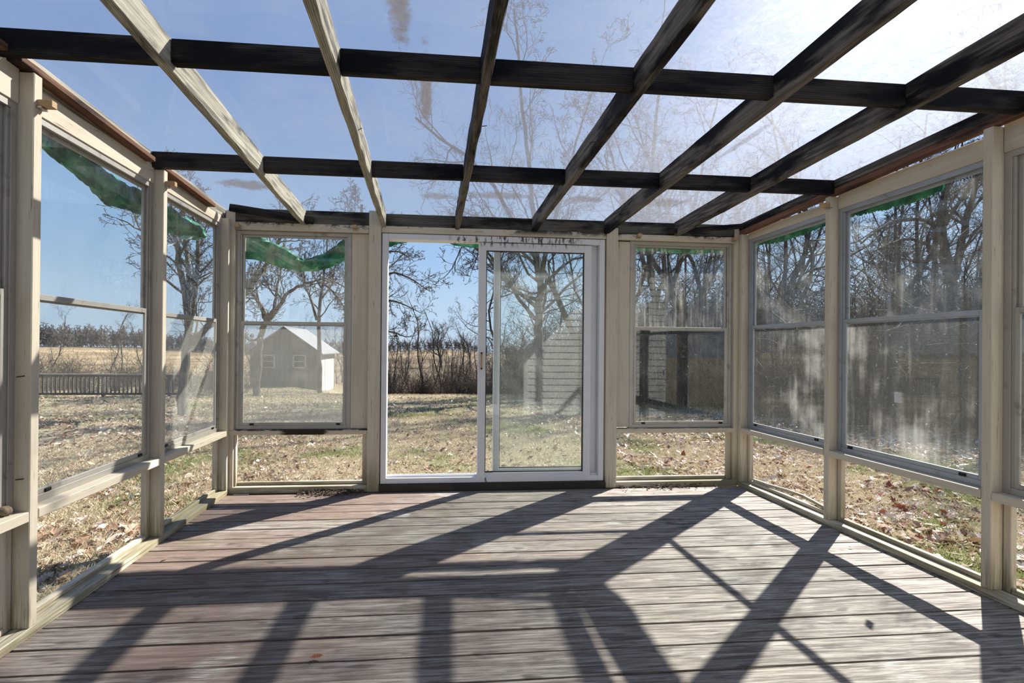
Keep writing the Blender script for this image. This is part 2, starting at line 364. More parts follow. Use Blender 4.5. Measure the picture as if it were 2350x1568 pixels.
def tube_obj(name, pts, rad, mat, parent=None, sides=8):
    P = np.array(pts, float); r = np.full(len(P), rad) if np.isscalar(rad) else np.array(rad, float)
    V, Fc = tubes([(P, r)], sides); return add(name, np_mesh(name, V, Fc, True), mat, parent)

# ------------------------------------------------------------------ room numbers
XL, XR, YB, YF = -1.549, 2.612, 3.762, -.40
SL = .045
def roofz(y): return 2.222 + SL * (3.765 - y)

# terrain height
_t1 = ([-60, 0, 20, 24, 30, 42, 70, 100, 150, 250, 420, 700], [-.2, -.2, -.9, -1.25, -2.3, -3.6, -3.6, -3.4, -2.6, -1.5, -3.0, -6.])
_t2 = ([-60, 0, 20, 34, 45, 70, 100, 150, 250, 420, 700], [-.2, -.2, -.9, -1.4, -2.0, -2.7, -3.3, -2.7, -1.45, -3., -6.])
_t3 = ([-60, 0, 20, 34, 60, 120, 700], [-.2, -.2, -.75, -1.2, -1.6, -2.2, -5.])
def gz(x, y):
    x = np.asarray(x, float); y = np.asarray(y, float)
    a = np.interp(y, *_t1); b = np.interp(y, *_t2); c = np.interp(y, *_t3)
    s = np.clip((-x - 4) / 4, 0, 1) * np.clip(1.2 - np.clip(y - 60, 0, 100) / 100, 0, 1); s = s * s * (3 - 2 * s)
    q = np.clip((x - 5 - np.clip(y - 18, 0, 60) * .25) / 5, 0, 1); q = q * q * (3 - 2 * q)
    z = a * (1 - s) + b * s; z = z * (1 - q) + c * q
    return z + .025 * np.sin(x * 1.7 + y * .6) * np.sin(y * 1.3 - x * .4) + .0012 * np.clip(y, 0, 400) * np.sin(x * .035 + 1.2) * np.clip((y - 40) / 60, 0, 1) * 6

def axis_pts(lo, hi, step, far, grow=1.18):
    a = list(np.arange(lo, hi + 1e-6, step)); s = step
    while a[-1] < far[1]: s *= grow; a.append(a[-1] + s)
    s = step; b = [lo]
    while b[-1] > far[0]: s *= grow; b.append(b[-1] - s)
    return np.array(sorted(set(b[1:] + a)))
gx = axis_pts(-14, 16, .3, (-420, 520)); gy = axis_pts(-3, 26, .3, (-60, 700), 1.12)
GX, GY = np.meshgrid(gx, gy); GZ = gz(GX, GY)
V = np.stack([GX, GY, GZ], -1).reshape(-1, 3); nx, ny = len(gx), len(gy)
i = (np.arange(ny - 1)[:, None] * nx + np.arange(nx - 1)[None, :]).ravel()
gme = np_mesh('ground', V, np.stack([i, i + 1, i + 1 + nx, i + nx], -1), True)
ca = gme.color_attributes.new('zone', 'FLOAT_COLOR', 'POINT')
x, y = V[:, 0], V[:, 1]
sm = lambda a, lo, hi: np.clip((a - lo) / (hi - lo), 0, 1)
wr = sm(x + y * .52, 12.5, 17.0) * (1 - sm(y, 60, 90))                    # woods on the right
edge = np.where(x < -4, sm(y, 33, 38), sm(y, 19.5, 22)) * (1 - sm(y, 45, 55))
col = np.zeros((len(V), 4), np.float32); col[:, 3] = 1
col[:, 0] = np.maximum(wr, edge); col[:, 1] = sm(y, 45, 60); col[:, 2] = sm(y, 225, 240)
rat = x / np.maximum(y, 1)
col[:, 2] = np.maximum(col[:, 2], .62 * sm(rat, -.22, -.08) * sm(y, 21, 26) * (1 - .45 * np.clip(np.sin(y * .045 + x * .03), 0, 1)))
col[:, 2] = np.maximum(col[:, 2], sm(x + y * .52, 17, 21) * sm(rat, .25, .45))
ca.data.foreach_set('color', col.ravel())
ground = add('ground', gme, GROUND); tag(ground, 'leaf-strewn winter lawn falling away to tan fields', None, None, 'structure')

# ------------------------------------------------------------------ floor
floor = empty('floor'); tag(floor, 'weathered wooden deck floor', None, None, 'structure')
y = YB + .08; k = 0
rnd = random.Random(3)
Y0 = 3.3121
edges = [Y0 + .143 * j for j in range(3, -27, -1)]
for j in range(len(edges) - 1):
    yb, ya = edges[j] - .0047, edges[j + 1] + .0047
    n = 26; xs = np.linspace(XL - .05, XR + .05, n)
    bm = bmesh.new(); rows = []
    dz = rnd.uniform(-.0015, .0015)
    prof = [(0, -.03), (0, -.005), (.006, 0), (.5, .0012), (1 - .006, 0), (1, -.005), (1, -.03)]
    for q, xx in enumerate(xs):
        w1 = rnd.uniform(-.0012, .0012); w2 = rnd.uniform(-.0012, .0012)
        rows.append([bm.verts.new((xx, ya + w1 + f_ * (yb + w2 - ya - w1), z_ + dz)) for f_, z_ in prof])
    for a, b in zip(rows[:-1], rows[1:]):
        for q in range(len(prof) - 1): bm.faces.new((a[q], a[q + 1], b[q + 1], b[q]))
        bm.faces.new((a[-1], a[0], b[0], b[-1]))
    bm.faces.new(rows[0][::-1]); bm.faces.new(rows[-1])
    bmesh.ops.recalc_face_normals(bm, faces=bm.faces[:])
    me = bpy.data.meshes.new('plank'); bm.to_mesh(me); bm.free()
    add('plank', me, DECK, floor)
for xx in (XL + .3, -.6, .1, .8, 1.5, 2.3):
    box('joist', (xx, xx + .04, YF, YB + .05, -.17, -.032), DARKBOARD, floor)

# ------------------------------------------------------------------ walls
def wall(name, label): return tag(empty(name), label, None, None, 'structure')
wl = wall('wall_left', 'cream painted stud wall with sills on the left')
wr_ = wall('wall_right', 'cream painted stud wall with sills on the right')
wb = wall('wall_back', 'cream painted stud wall beside the sliding door')
wf = wall('wall_front', 'white lap-sided house wall behind the camera')
posts = [(1.957, 1.998), (2.848, 2.888), (1.060, 1.100), (.163, .203)]
ZS0, ZS1 = .455, .495
HB = 2.082                      # underside of the headers
def side_wall(W, X, s, pts):    # s = -1 left (outwards is -x), +1 right
    o = lambda a, b: (X + s * a, X + s * b) if s > 0 else (X + s * b, X + s * a)
    allp = sorted(pts) + [(3.722, 3.762)]
    for (a, b) in allp:
        box('stud', (*o(0, .089), a, b, .038, roofz(a) - .095), PZ, W)
    box('sill_plate', (*o(-.002, .095), YF, YB, 0, .038), PY, W)
    box('rim_board', (*o(.06, .098), YF, YB + .09, -.21, -.002), PY, W)
    bays = [(YF, allp[0][0])] + [(allp[q][1], allp[q + 1][0]) for q in range(len(allp) - 1)]
    for (a, b) in bays:
        box('sill_board', (*o(-.001, .092), a + .001, b - .001, ZS0, ZS1), PY, W)
        zt = roofz((a + b) / 2) - .1
        box('header', (*o(.052, .090), a + .001, b - .001, HB, roofz(a) - .115, -SL * .0), PY, W)
        box('inner_header', (*o(.0905, .125), a - .02, b + .02, HB - .02, roofz(b) - .06), BROWN_Y, W)
        # stops around the low opening
        box('stop_strip', (*o(.060, .092), a + .034, b - .034, .0385, .062), PY, W)
        box('stop_strip', (*o(.060, .075), a + .002, a + .033, .0385, ZS0 - .001), PZ, W)
        box('stop_strip', (*o(.076, .096), a + .018, a + .040, .063, ZS0 - .001), PZ, W)
        box('stop_strip', (*o(.060, .092), b - .033, b - .002, .0385, ZS0 - .001), PZ, W)
    return bays
lb = side_wall(wl, XL, -1, posts)
rb = side_wall(wr_, XR, 1, [(a + .004, b + .004) for a, b in posts])

cv = [(XR + .075, 3.66, .066), (XR + .088, 3.52, .068), (XR + .125, 3.35, .072), (XR + .13, 3.20, .074), (XR + .105, 3.05, .070), (XR + .085, 2.93, .066)]
bm = bmesh.new(); rows = []
for (x_, y_, z_) in cv: rows.append([bm.verts.new(c) for c in ((x_ - .009, y_, z_ - .003), (x_ + .009, y_, z_ - .003), (x_ + .009, y_, z_ + .016), (x_ - .009, y_, z_ + .016))])
for a, b in zip(rows[:-1], rows[1:]):
    for q in range(4): bm.faces.new((a[q], a[(q + 1) % 4], b[(q + 1) % 4], b[q]))
bm.faces.new(rows[0]); bm.faces.new(rows[-1][::-1]); bmesh.ops.recalc_face_normals(bm, faces=bm.faces[:])
me = bpy.data.meshes.new('stop_strip'); bm.to_mesh(me); bm.free(); o = add('stop_strip', me, PY, wr_); o['label'] = 'sprung stop strip bowing outwards'
# back wall pieces
def bx(name, b, mat, par=wb, bev=.003): return box(name, b, mat, par, bev)
bx('corner_stud', (XL - .04, -1.518, YB, YB + .089, .038, 2.2), PZ)
bx('door_post', (-.492, -.396, YB - .012, YB + .08, 0, 2.236), PZ)
bx('door_post', (1.451, 1.546, YB - .012, YB + .08, 0, 2.155), PZ)
bx('corner_stud', (2.575, XR + .04, YB, YB + .089, .038, 2.2), PZ)
bx('panel_board', (-.631, -.4935, YB + .03, YB + .048, ZS1 + .001, 2.055), PZ)
bx('panel_board', (1.5475, 1.668, YB + .03, YB + .048, ZS1 + .001, 2.055), PZ)
bx('sill_board', (-1.549, -.4935, YB - .001, YB + .092, ZS0, ZS1), PX)
bx('sill_board', (1.5475, 2.612, YB - .001, YB + .092, ZS0 - .006, ZS1 - .006), PX)
bx('sill_plate', (-1.549, -.4935, YB - .004, YB + .095, 0, .05), PX)
bx('sill_plate', (1.5475, 2.612, YB - .004, YB + .095, 0, .044), PX)
bx('stop_strip', (-1.51, -.52, YB + .05, YB + .08, .051, .074), PX)
bx('stop_strip', (1.55, 2.55, YB + .05, YB + .08, .045, .072), PX)
bx('stop_strip', (-1.5175, -1.505, YB + .02, YB + .05, .051, ZS0 - .001), PZ)
bx('stop_strip', (-.535, -.4935, YB + .03, YB + .06, .051, ZS0 - .001), PZ)
bx('stop_strip', (2.537, 2.5745, YB + .03, YB + .06, .045, ZS0 - .008), PZ)
bx('header', (-1.516, -.4935, YB - .002, YB + .03, 2.056, 2.114), PX)
bx('header', (-.395, 1.450, YB - .002, YB + .03, 2.064, 2.116), PX)
bx('header', (1.547, 2.574, YB - .002, YB + .03, 2.062, 2.110), PX)
bx('eave_board', (XL, -.4935, YB + .006, YB + .044, 2.115, roofz(YB) - .001), BACK_X)
bx('eave_board', (-.395, XR, YB + .006, YB + .044, 2.1165, roofz(YB) - .006), BACK_X)
bx('upper_plate', (XL - .09, XR + .09, YB + .0445, YB + .09, 2.056, roofz(YB) - .008), DARKBOARD)
bx('threshold_board', (-.395, 1.450, YB - .03, YB + .11, 0.001, .056), DARKBOARD)
bx('rim_board', (XL - .05, XR + .05, YB + .075, YB + .11, -.21, -.002), PX)

# front wall (the house, seen only in reflections): lap siding, a glazed door and the dim room behind it
HX0, HX1 = .95, 1.70
z = -.05
while z < 2.55:
    for (a, b) in ((1.70, 4.2), (-3.2, -1.0)):
        bm = bmesh.new(); vs = [bm.verts.new(c) for c in ((a, YF - .018, z + .118), (a, YF - .004, z), (a, YF - .02, z), (a, YF - .03, z + .118),
            (b, YF - .018, z + .118), (b, YF - .004, z), (b, YF - .02, z), (b, YF - .03, z + .118))]
        for q in ((0, 1, 5, 4), (1, 2, 6, 5), (2, 3, 7, 6), (3, 0, 4, 7), (0, 3, 2, 1), (4, 5, 6, 7)): bm.faces.new([vs[w_] for w_ in q])
        bmesh.ops.recalc_face_normals(bm, faces=bm.faces[:]); me = bpy.data.meshes.new('siding_board'); bm.to_mesh(me); bm.free(); add('siding_board', me, SIDING, wf)
    z += .114
box('ledger_board', (-1.0, 1.7, YF - .05, YF - .005, 2.1, 2.5), SIDING, wf)
box('corner_trim', (1.62, 1.70, YF - .05, YF + .005, -.1, 2.1), SIDING, wf)
box('corner_trim', (-1.0, -.92, YF - .05, YF + .005, -.1, 2.1), SIDING, wf)
box('room_lining', [(-1.2, 1.8, -3.4, -3.35, -.1, 2.5), (-1.25, -1.2, -3.4, YF - .06, -.1, 2.5), (1.8, 1.85, -3.4, YF - .06, -.1, 2.5), (-1.2, 1.8, -3.4, YF - .06, 2.5, 2.55), (-1.2, 1.8, -3.4, YF - .06, -.15, -.1)], ROOM, wf, 0)
d2 = tag(empty('door_2', (0, 0, 0)), 'open house doorway behind the camera', None, None, 'structure')
box('frame', [(1.16, 1.20, YF - .06, YF - .02, 0, 2.1), (.55, .59, YF - .06, YF - .02, 0, 2.1), (.59, 1.16, YF - .06, YF - .02, 2.0, 2.1), (.59, 1.16, YF - .06, YF - .02, 0, .18),
              (.59, 1.16, YF - .05, YF - .03, .98, 1.0), (.59, 1.16, YF - .05, YF - .03, .56, .58)], VINYL, d2)

# ------------------------------------------------------------------ ceiling
ceil = tag(empty('ceiling'), 'sloping roof of cloudy plastic sheets on timber rafters', None, None, 'structure')
raf = [(-1.024, -.985), (-.398, -.359), (.190, .229), (.822, .861), (1.430, 1.469), (2.039, 2.078)]
def raf_mesh(a, b, dep=.117, y0=YF, y1=YB + .004, seed=0):
    rr = random.Random(seed); n = 40; bm = bmesh.new(); rows = []
    for q in range(n + 1):
        yy = y0 + (y1 - y0) * q / n; zt = roofz(yy) - .001; j = lambda s_=.0022: rr.uniform(-s_, s_)
        rows.append([bm.verts.new(c) for c in ((a + j(), yy, zt), (b + j(), yy, zt), (b + j(), yy, zt - dep + .005 + j()), (b - .005, yy, zt - dep + j()), (a + .005, yy, zt - dep + j()), (a + j(), yy, zt - dep + .005 + j()))])
    for r_, s_ in zip(rows[:-1], rows[1:]):
        for q in range(6): bm.faces.new((r_[q], r_[(q + 1) % 6], s_[(q + 1) % 6], s_[q]))
    bm.faces.new(rows[0]); bm.faces.new(rows[-1][::-1]); bmesh.ops.recalc_face_normals(bm, faces=bm.faces[:])
    me = bpy.data.meshes.new('rafter'); bm.to_mesh(me); bm.free(); return me
for q, (a, b) in enumerate(raf):
    add('rafter', raf_mesh(a, b, seed=q), GREY_Y if q < 2 else GREY_D, ceil)  # same wood throughout: pale where sunlit, shade painted into the rest
# side rafters and the brown battens under the sheets
def sloped(name, x0, x1, y0, y1, d0, d1, mat, par):   # d0,d1 = depth below the roof line (top, bottom)
    me = boxes_mesh([(x0, x1, y0, y1, roofz(y0) - d1, roofz(y0) - d0, -SL)], .002); return add(name, me, mat, par)
sloped('side_rafter', XL - .095, XL - .056, YF, YB + .09, .001, .11, GREY_Y, ceil)
sloped('batten', XL - .055, XL, 1.90, 2.765, .062, .088, BROWN_Y, ceil)
sloped('batten', XL - .055, XL, 2.87, 3.50, .062, .088, BROWN_Y, ceil)
sloped('batten', XL - .055, XL, YF, 1.85, .062, .088, BROWN_Y, ceil)
sloped('side_rafter', XR, XR + .04, YF, YB, .001, .055, GREY_D, ceil)
sloped('batten', XR + .002, XR + .045, YF, YB, .0555, .095, BROWN_Y, ceil)
# crosspieces between the rafters
cells = [XL - .055] + [v_ for p_ in raf for v_ in p_] + [XR + .0]
for yc in (.87, 1.844, 2.822):
    for q in range(0, len(cells), 2):
        a, b = cells[q], cells[q + 1]; dj = [.0, .003, -.002, .004, 0, .002, -.001][q // 2]
        box('crosspiece', (a + .0005, b - .0005, yc + dj, yc + .038 + dj, roofz(yc) - .092, roofz(yc) - .002), DARK_X, ceil, .002)
# the split length of trim lying against the left end of the eave board
me = boxes_mesh([(0, .62, -.012, .012, -.028, .028)], .003); o = add('loose_trim', me, DARK_X, ceil)
o.location = (-1.535, 3.70, 2.205); o.rotation_euler = (0, R(6.5), R(4))
me = boxes_mesh([(-.62, 0, -.012, .012, -.02, .02)], .003); o = add('loose_trim', me, DARK_X, ceil)
o.location = (2.60, 3.70, 2.19); o.rotation_euler = (0, R(-5), R(-3))
# roof sheets, one per bay, slightly buckled
sx = [XL - .11, -1.0045, -.3785, .2095, .8415, 1.4495, 2.0585, XR + .11]
for q in range(7):
    a, b = sx[q] + .001, sx[q + 1] - .001; n1, n2 = 10, 44; rr = random.Random(40 + q); ph = [rr.uniform(0, 6) for _ in range(6)]
    XX, YY = np.meshgrid(np.linspace(a, b, n1), np.linspace(YF, YB + .17, n2)); u_ = (XX - a) / (b - a)
    wob = np.sin(u_ * np.pi) * (.006 + .007 * np.sin(YY * 2.3 + ph[0]) + .004 * np.sin(YY * 5.7 + ph[1] + u_ * 4) + .003 * np.sin(YY * 11 + u_ * 9 + ph[2]))
    ZB = 2.222 + SL * (3.765 - YY) + .0015 + np.abs(wob) * .9
    Vb = np.stack([XX, YY, ZB], -1).reshape(-1, 3); Vt = Vb + [0, 0, .003]; N = len(Vb)
    i = (np.arange(n2 - 1)[:, None] * n1 + np.arange(n1 - 1)[None, :]).ravel()
    fb = np.stack([i, i + n1, i + 1 + n1, i + 1], -1); ft = np.stack([i, i + 1, i + 1 + n1, i + n1], -1) + N
    me = np_mesh('roof_sheet', np.concatenate([Vb, Vt]), np.concatenate([fb, ft]), True)
    o = add('roof_sheet', me, [SHEET, SHEET_TOP], ceil)
    me.polygons.foreach_set('material_index', np.concatenate([np.zeros(len(fb), np.int32), np.ones(len(ft), np.int32)]))

# ------------------------------------------------------------------ windows
wn = [0]
def window(W, label, along, inner, outdir, a, b, z0, z1, zm, glassU, glassL, alu, jamb=.028):
    """double-hung storm window; along = 'x' or 'y'; a..b opening, inner = wall coordinate of its room side, outdir = +-1"""
    wn[0] += 1; root = tag(empty('window_%d' % wn[0]), label, None, None, 'structure')
    def B(u0, u1, d0, d1, zz0, zz1):
        w0, w1 = inner + outdir * d0, inner + outdir * d1
        if w0 > w1: w0, w1 = w1, w0
        return (u0, u1, w0, w1, zz0, zz1) if along == 'x' else (w0, w1, u0, u1, zz0, zz1)
    box('frame', [B(a, a + jamb, 0, .032, z0, z1), B(b - jamb, b, 0, .032, z0, z1), B(a + jamb, b - jamb, 0, .032, z1 - jamb, z1), B(a + jamb, b - jamb, 0, .032, z0, z0 + .03),
                  B(a + jamb - .002, a + jamb + .012, .006, .026, z0 + .03, z1 - jamb), B(b - jamb - .012, b - jamb + .002, .006, .026, z0 + .03, z1 - jamb)], alu, root, .0015)
    a2, b2 = a + jamb + .012, b - jamb - .012
    for nm, (s0, s1, d, g) in {'u': (zm - .006, z1 - jamb, .019, glassU), 'l': (z0 + .03, zm + .026, .004, glassL)}.items():
        t_ = .019
        s = box('sash', [B(a2, a2 + t_, d, d + .012, s0, s1), B(b2 - t_, b2, d, d + .012, s0, s1), B(a2 + t_, b2 - t_, d, d + .012, s1 - t_ - (.006 if nm == 'l' else 0), s1), B(a2 + t_, b2 - t_, d, d + .012, s0, s0 + t_ + .004)], alu, root, .0012)
        pn = box('pane', B(a2 + t_ - .003, b2 - t_ + .003, d + .004, d + .008, s0 + t_, s1 - t_), g, s, 0)
    # dark spring latches at the foot of the lower sash
    for u in (a2 + .07, b2 - .07): box('latch', B(u, u + .03, -.002, .006, z0 + .032, z0 + .046), BLACK, root, .001)
    return root
GL = [glass('glass_left_upper', .012, .05, 1, .02), glass('glass_left_lower', .035, .07, 2, .04), glass('glass_left_far_lower', .13, .14, 3, .10),
      glass('glass_back_left_upper', .012, .05, 4, .03), glass('glass_back_left_lower', .23, .10, 5, .08, film=(.46, .45, .41)),
      glass('glass_back_right_upper', .012, .30, 6, .05), glass('glass_back_right_lower', .006, .04, 7, .02),
      glass('glass_right_upper', .012, .10, 8, .07), glass('glass_right_lower', .03, .20, 9, .12), glass('glass_clear', .01, .03, 10)]
side_in = .058
p = sorted(posts); lw_names = []
window(wl, 'nearest aluminium window of the left wall', 'y', XL - side_in, -1, p[1][1], p[2][0], ZS1, HB, 1.33, GL[0], GL[1], ALU)
window(wl, 'aluminium window of the left wall over the fence view', 'y', XL - side_in, -1, p[2][1], p[3][0], ZS1, HB, 1.33, GL[0], GL[1], ALU)
window(wl, 'left wall window beside the back corner', 'y', XL - side_in, -1, p[3][1], 3.722, ZS1, HB, 1.325, GL[0], GL[2], ALU)
window(wb, 'back window left of the sliding door with foggy lower pane', 'x', YB + .03, 1, -1.5175, -.632, ZS1, 2.055, 1.318, GL[3], GL[4], ALU)
window(wb, 'back window right of the sliding door', 'x', YB + .03, 1, 1.669, 2.5745, ZS1 - .006, 2.061, 1.315, GL[5], GL[6], ALU)
window(wr_, 'right wall window beside the back corner', 'y', XR + side_in, 1, p[3][1] + .004, 3.722, ZS1, HB, 1.33, GL[7], GL[8], ALU_R)
window(wr_, 'right wall window between the two free studs', 'y', XR + side_in, 1, p[2][1] + .004, p[3][0] + .004, ZS1, HB, 1.33, GL[7], GL[8], ALU_R)
window(wr_, 'nearest aluminium window of the right wall', 'y', XR + side_in, 1, p[1][1] + .004, p[2][0] + .004, ZS1, HB, 1.33, GL[7], GL[8], ALU)

# ------------------------------------------------------------------ sliding door
door = tag(empty('door_1'), 'white vinyl sliding patio door, left half standing open', None, None, 'structure')
dy = YB + .0
DX0, DX1, DZ0, DZ1 = -.389, 1.439, .058, 2.058
box('frame', [(DX0, DX0 + .045, dy, dy + .10, DZ0, DZ1), (DX1 - .045, DX1, dy, dy + .10, DZ0, DZ1), (DX0 + .045, DX1 - .045, dy, dy + .10, DZ1 - .045, DZ1), (DX0 + .045, DX1 - .045, dy, dy + .10, DZ0, DZ0 + .045)], VINYL, door, .003)
box('track', [(DX0 + .045, DX1 - .045, dy + .025, dy + .029, DZ0 + .045, DZ0 + .058), (DX0 + .045, DX1 - .045, dy + .072, dy + .076, DZ0 + .045, DZ0 + .058)], VINYL, door, .001)
GD1 = glass('sliding_door_glass', .025, .05, 11, .05, (.97, .992, .985)); GD2 = glass('fixed_door_glass', .02, .05, 12, .03, (.97, .992, .985))
def dpanel(nm, x0, x1, y0, y1, z0, z1, st, gm, lab=None):
    fr = box(nm, [(x0, x0 + st, y0, y1, z0, z1), (x1 - st, x1, y0, y1, z0, z1), (x0 + st, x1 - st, y0, y1, z1 - st, z1), (x0 + st, x1 - st, y0, y1, z0, z0 + st)], VINYL, door, .003)
    box('gasket', [(x0 + st, x0 + st + .006, y0 + .008, y1 - .008, z0 + st, z1 - st), (x1 - st - .006, x1 - st, y0 + .008, y1 - .008, z0 + st, z1 - st), (x0 + st, x1 - st, y0 + .008, y1 - .008, z1 - st - .006, z1 - st), (x0 + st, x1 - st, y0 + .008, y1 - .008, z0 + st, z0 + st + .006)], BLACK, fr, 0)
    box('pane', (x0 + st - .002, x1 - st + .002, (y0 + y1) / 2 - .008, (y0 + y1) / 2 + .008, z0 + st, z1 - st), gm, fr, 0)
    return fr
sp = dpanel('sliding_panel', .387, 1.328, dy + .006, dy + .042, .0735, 2.006, .062, GD1)
dpanel('fixed_panel', .520, 1.394, dy + .052, dy + .088, .104, 2.012, .052, GD2)
h = box('handle', [(.405, .421, dy - .022, dy - .012, .985, 1.105), (.407, .419, dy - .012, dy + .006, .985, .999), (.407, .419, dy - .012, dy + .006, 1.091, 1.105)], TAN, sp, .003); h['label'] = 'worn tan pull handle'
box('screw', [(.405, .421, dy - .024, dy - .0215, .975, .990), (.405, .421, dy - .024, dy - .0215, 1.100, 1.115)], RUST, h, .001)

# ------------------------------------------------------------------ small things in the room
def clip(x, y, z, s, along, label):
    o = empty('wood_block', (x, y, z)); tag(o, label, 'block', 'small pale wood blocks nailed under the roof')
    if along == 'y': b = [(min(0, s * .055), max(0, s * .055), -.014, .014, -.014, .014)]; c = (min(-s * .012, s * .02), max(-s * .012, s * .02), -.018, .016, -.022, -.0145)
    else: b = [(-.016, .016, -.045, 0, -.013, .013)]; c = (-.018, .018, -.02, 0, -.021, -.0135)
    box('block', b, TAN, o, .002); box('bracket', c, STEEL, o, .001)
clip(XL, 1.985, 2.098, 1, 'y', 'pale wood block on the nearer left stud, just under the roof')
clip(XL, 2.872, 2.092, 1, 'y', 'pale wood block on the second left stud')
clip(-1.49, 3.76, 2.075, 1, 'x', 'pale wood block on the header in the back left corner')
clip(-.60, 3.76, 2.095, 1, 'x', 'pale wood block on the header above the left back window')
clip(XR, 2.865, 2.11, -1, 'y', 'pale wood block on the far right stud')
clip(1.72, 3.76, 2.095, 1, 'x', 'pale wood block on the header above the right back window')
clip(2.56, 3.76, 2.09, 1, 'x', 'pale wood block on the header in the back right corner')
# round knob of wood on the near left sill
bm = bmesh.new(); bmesh.ops.create_uvsphere(bm, u_segments=20, v_segments=12, radius=.024)
for v_ in bm.verts: v_.co.z *= .82; v_.co.x += .004 * math.sin(9 * v_.co.y * 40)
me = bpy.data.meshes.new('nut'); bm.to_mesh(me); bm.free()
for p_ in me.polygons: p_.use_smooth = True
o = add('walnut', me, plain('walnut_husk', (.22, .17, .12), .8, .2, .5, 40, 0, None, .5)); o.location = (-1.605, 1.915, ZS1 + .018); tag(o, 'grey-brown walnut lying on the near left sill', 'nut')
# metal strip on the floor in the back left corner
o = box('metal_strip', (-1.50, -1.385, 3.725, 3.757, .002, .006), STEEL, None, .001); tag(o, 'thin grey metal strip lying on the deck by the back left corner', 'strip')
o = box('price_sticker', (XR + side_in + .0015, XR + side_in + .0025, 2.44, 2.475, .855, .915), plain('white_paper', (.8, .8, .78)), None, 0); tag(o, 'small white paper sticker on the lower pane of the right window', 'sticker')
def nail(p0, p1): return np.array([p0, p1], float)
nl = []
for (x_, y_, z_, dx, dz) in [(.229, 2.2, 2.20, .03, .004), (.229, 2.75, 2.18, .025, .002), (2.03, 2.6, 2.17, -.03, 0), (2.03, 3.0, 2.16, -.03, .002), (2.03, 3.3, 2.15, -.03, .0), (-.359, 2.3, 2.2, .02, .01), (.822, 2.3, 2.2, -.03, -.01), (.2, 3.1, 2.15, .04, -.02), (2.03, 1.9, 2.22, -.03, 0)]:
    o = tube_obj('nail', [(x_, y_, z_), (x_ + dx, y_ - .003, z_ + dz)], [.0018, .0018], RUST, ceil, 6)
for (y_, z_) in [(1.972, 1.02), (1.975, .62)]:
    tube_obj('nail', [(XL - .05, 1.955, z_), (XL - .02, 1.953, z_ + .004)], [.002, .002], RUST, wl, 6)

# ------------------------------------------------------------------ tarps outside, under the eaves
def tarp(name, ctrl, rad, label, seed, flat=.75):
    ctrl = np.array(ctrl, float); n = 110; tt = np.linspace(0, len(ctrl) - 1, n); P = np.stack([np.interp(tt, range(len(ctrl)), ctrl[:, k_]) for k_ in range(3)], -1)
    for _ in range(14): P[1:-1] = (P[:-2] + P[1:-1] * 2 + P[2:]) / 4
    rr_ = np.interp(tt, range(len(ctrl)), rad); rng = np.random.RandomState(seed); S = 18
    T = np.gradient(P, axis=0); T /= np.linalg.norm(T, axis=1)[:, None]; U = np.cross(T, [0, 0, 1.]); U /= np.linalg.norm(U, axis=1)[:, None]; W_ = np.cross(U, T)
    ang = np.linspace(0, 2 * np.pi, S, endpoint=False); ph = rng.uniform(0, 6, 6)
    k_ = np.arange(n)[:, None]
    cr = 1 + .16 * np.sin(3 * ang + k_ * .11 + ph[0]) + .12 * np.sin(5 * ang - k_ * .23 + ph[1]) + .07 * np.sin(8 * ang + k_ * .61 + ph[2]) + rng.uniform(-.05, .05, (n, S))
    V_ = P[:, None] + (rr_[:, None] * cr)[..., None] * (U[:, None] * (np.cos(ang) * flat)[None, :, None] + W_[:, None] * np.sin(ang)[None, :, None])
    V_ = V_.reshape(-1, 3); i_ = np.arange(n - 1)[:, None] * S; a_ = (i_ + np.arange(S)).ravel(); b_ = (i_ + (np.arange(S) + 1) % S).ravel()
    me_ = np_mesh(name, V_, np.stack([a_, b_, b_ + S, a_ + S], -1), False); o_ = add(name, me_, TARP); tag(o_, label, 'tarp'); return o_
tarp('rolled_tarp', [(-1.72, 3.96, 2.12), (-1.53, 3.95, 1.98), (-1.25, 3.95, 1.90), (-1.05, 3.95, 1.815), (-.90, 3.95, 1.845), (-.68, 3.95, 1.955), (-.45, 3.95, 2.03), (-.33, 3.95, 2.065), (-.1, 3.95, 2.10)],
     [.06, .105, .080, .050, .055, .075, .06, .055, .03], 'crumpled green tarp roll sagging across the back left window', 1)
tarp('rolled_tarp', [(.02, 3.95, 2.09), (.2, 3.95, 2.065), (.42, 3.95, 2.05), (.8, 3.95, 2.065), (1.3, 3.95, 2.07), (1.8, 3.95, 2.065), (2.3, 3.95, 2.06), (2.7, 3.95, 2.08)],
     [.02, .045, .05, .05, .05, .05, .05, .05], 'green tarp roll along the eave above the sliding door and right window', 2)
tarp('rolled_tarp', [(-1.80, 1.3, 2.12), (-1.80, 2.2, 2.14), (-1.80, 2.6, 2.07), (-1.80, 2.8, 2.02), (-1.80, 3.0, 2.02), (-1.80, 3.3, 2.03), (-1.80, 3.5, 2.0), (-1.80, 3.8, 2.03)],
     [.03, .05, .06, .075, .07, .065, .075, .06], 'green tarp roll hanging outside the tops of the left windows', 3)
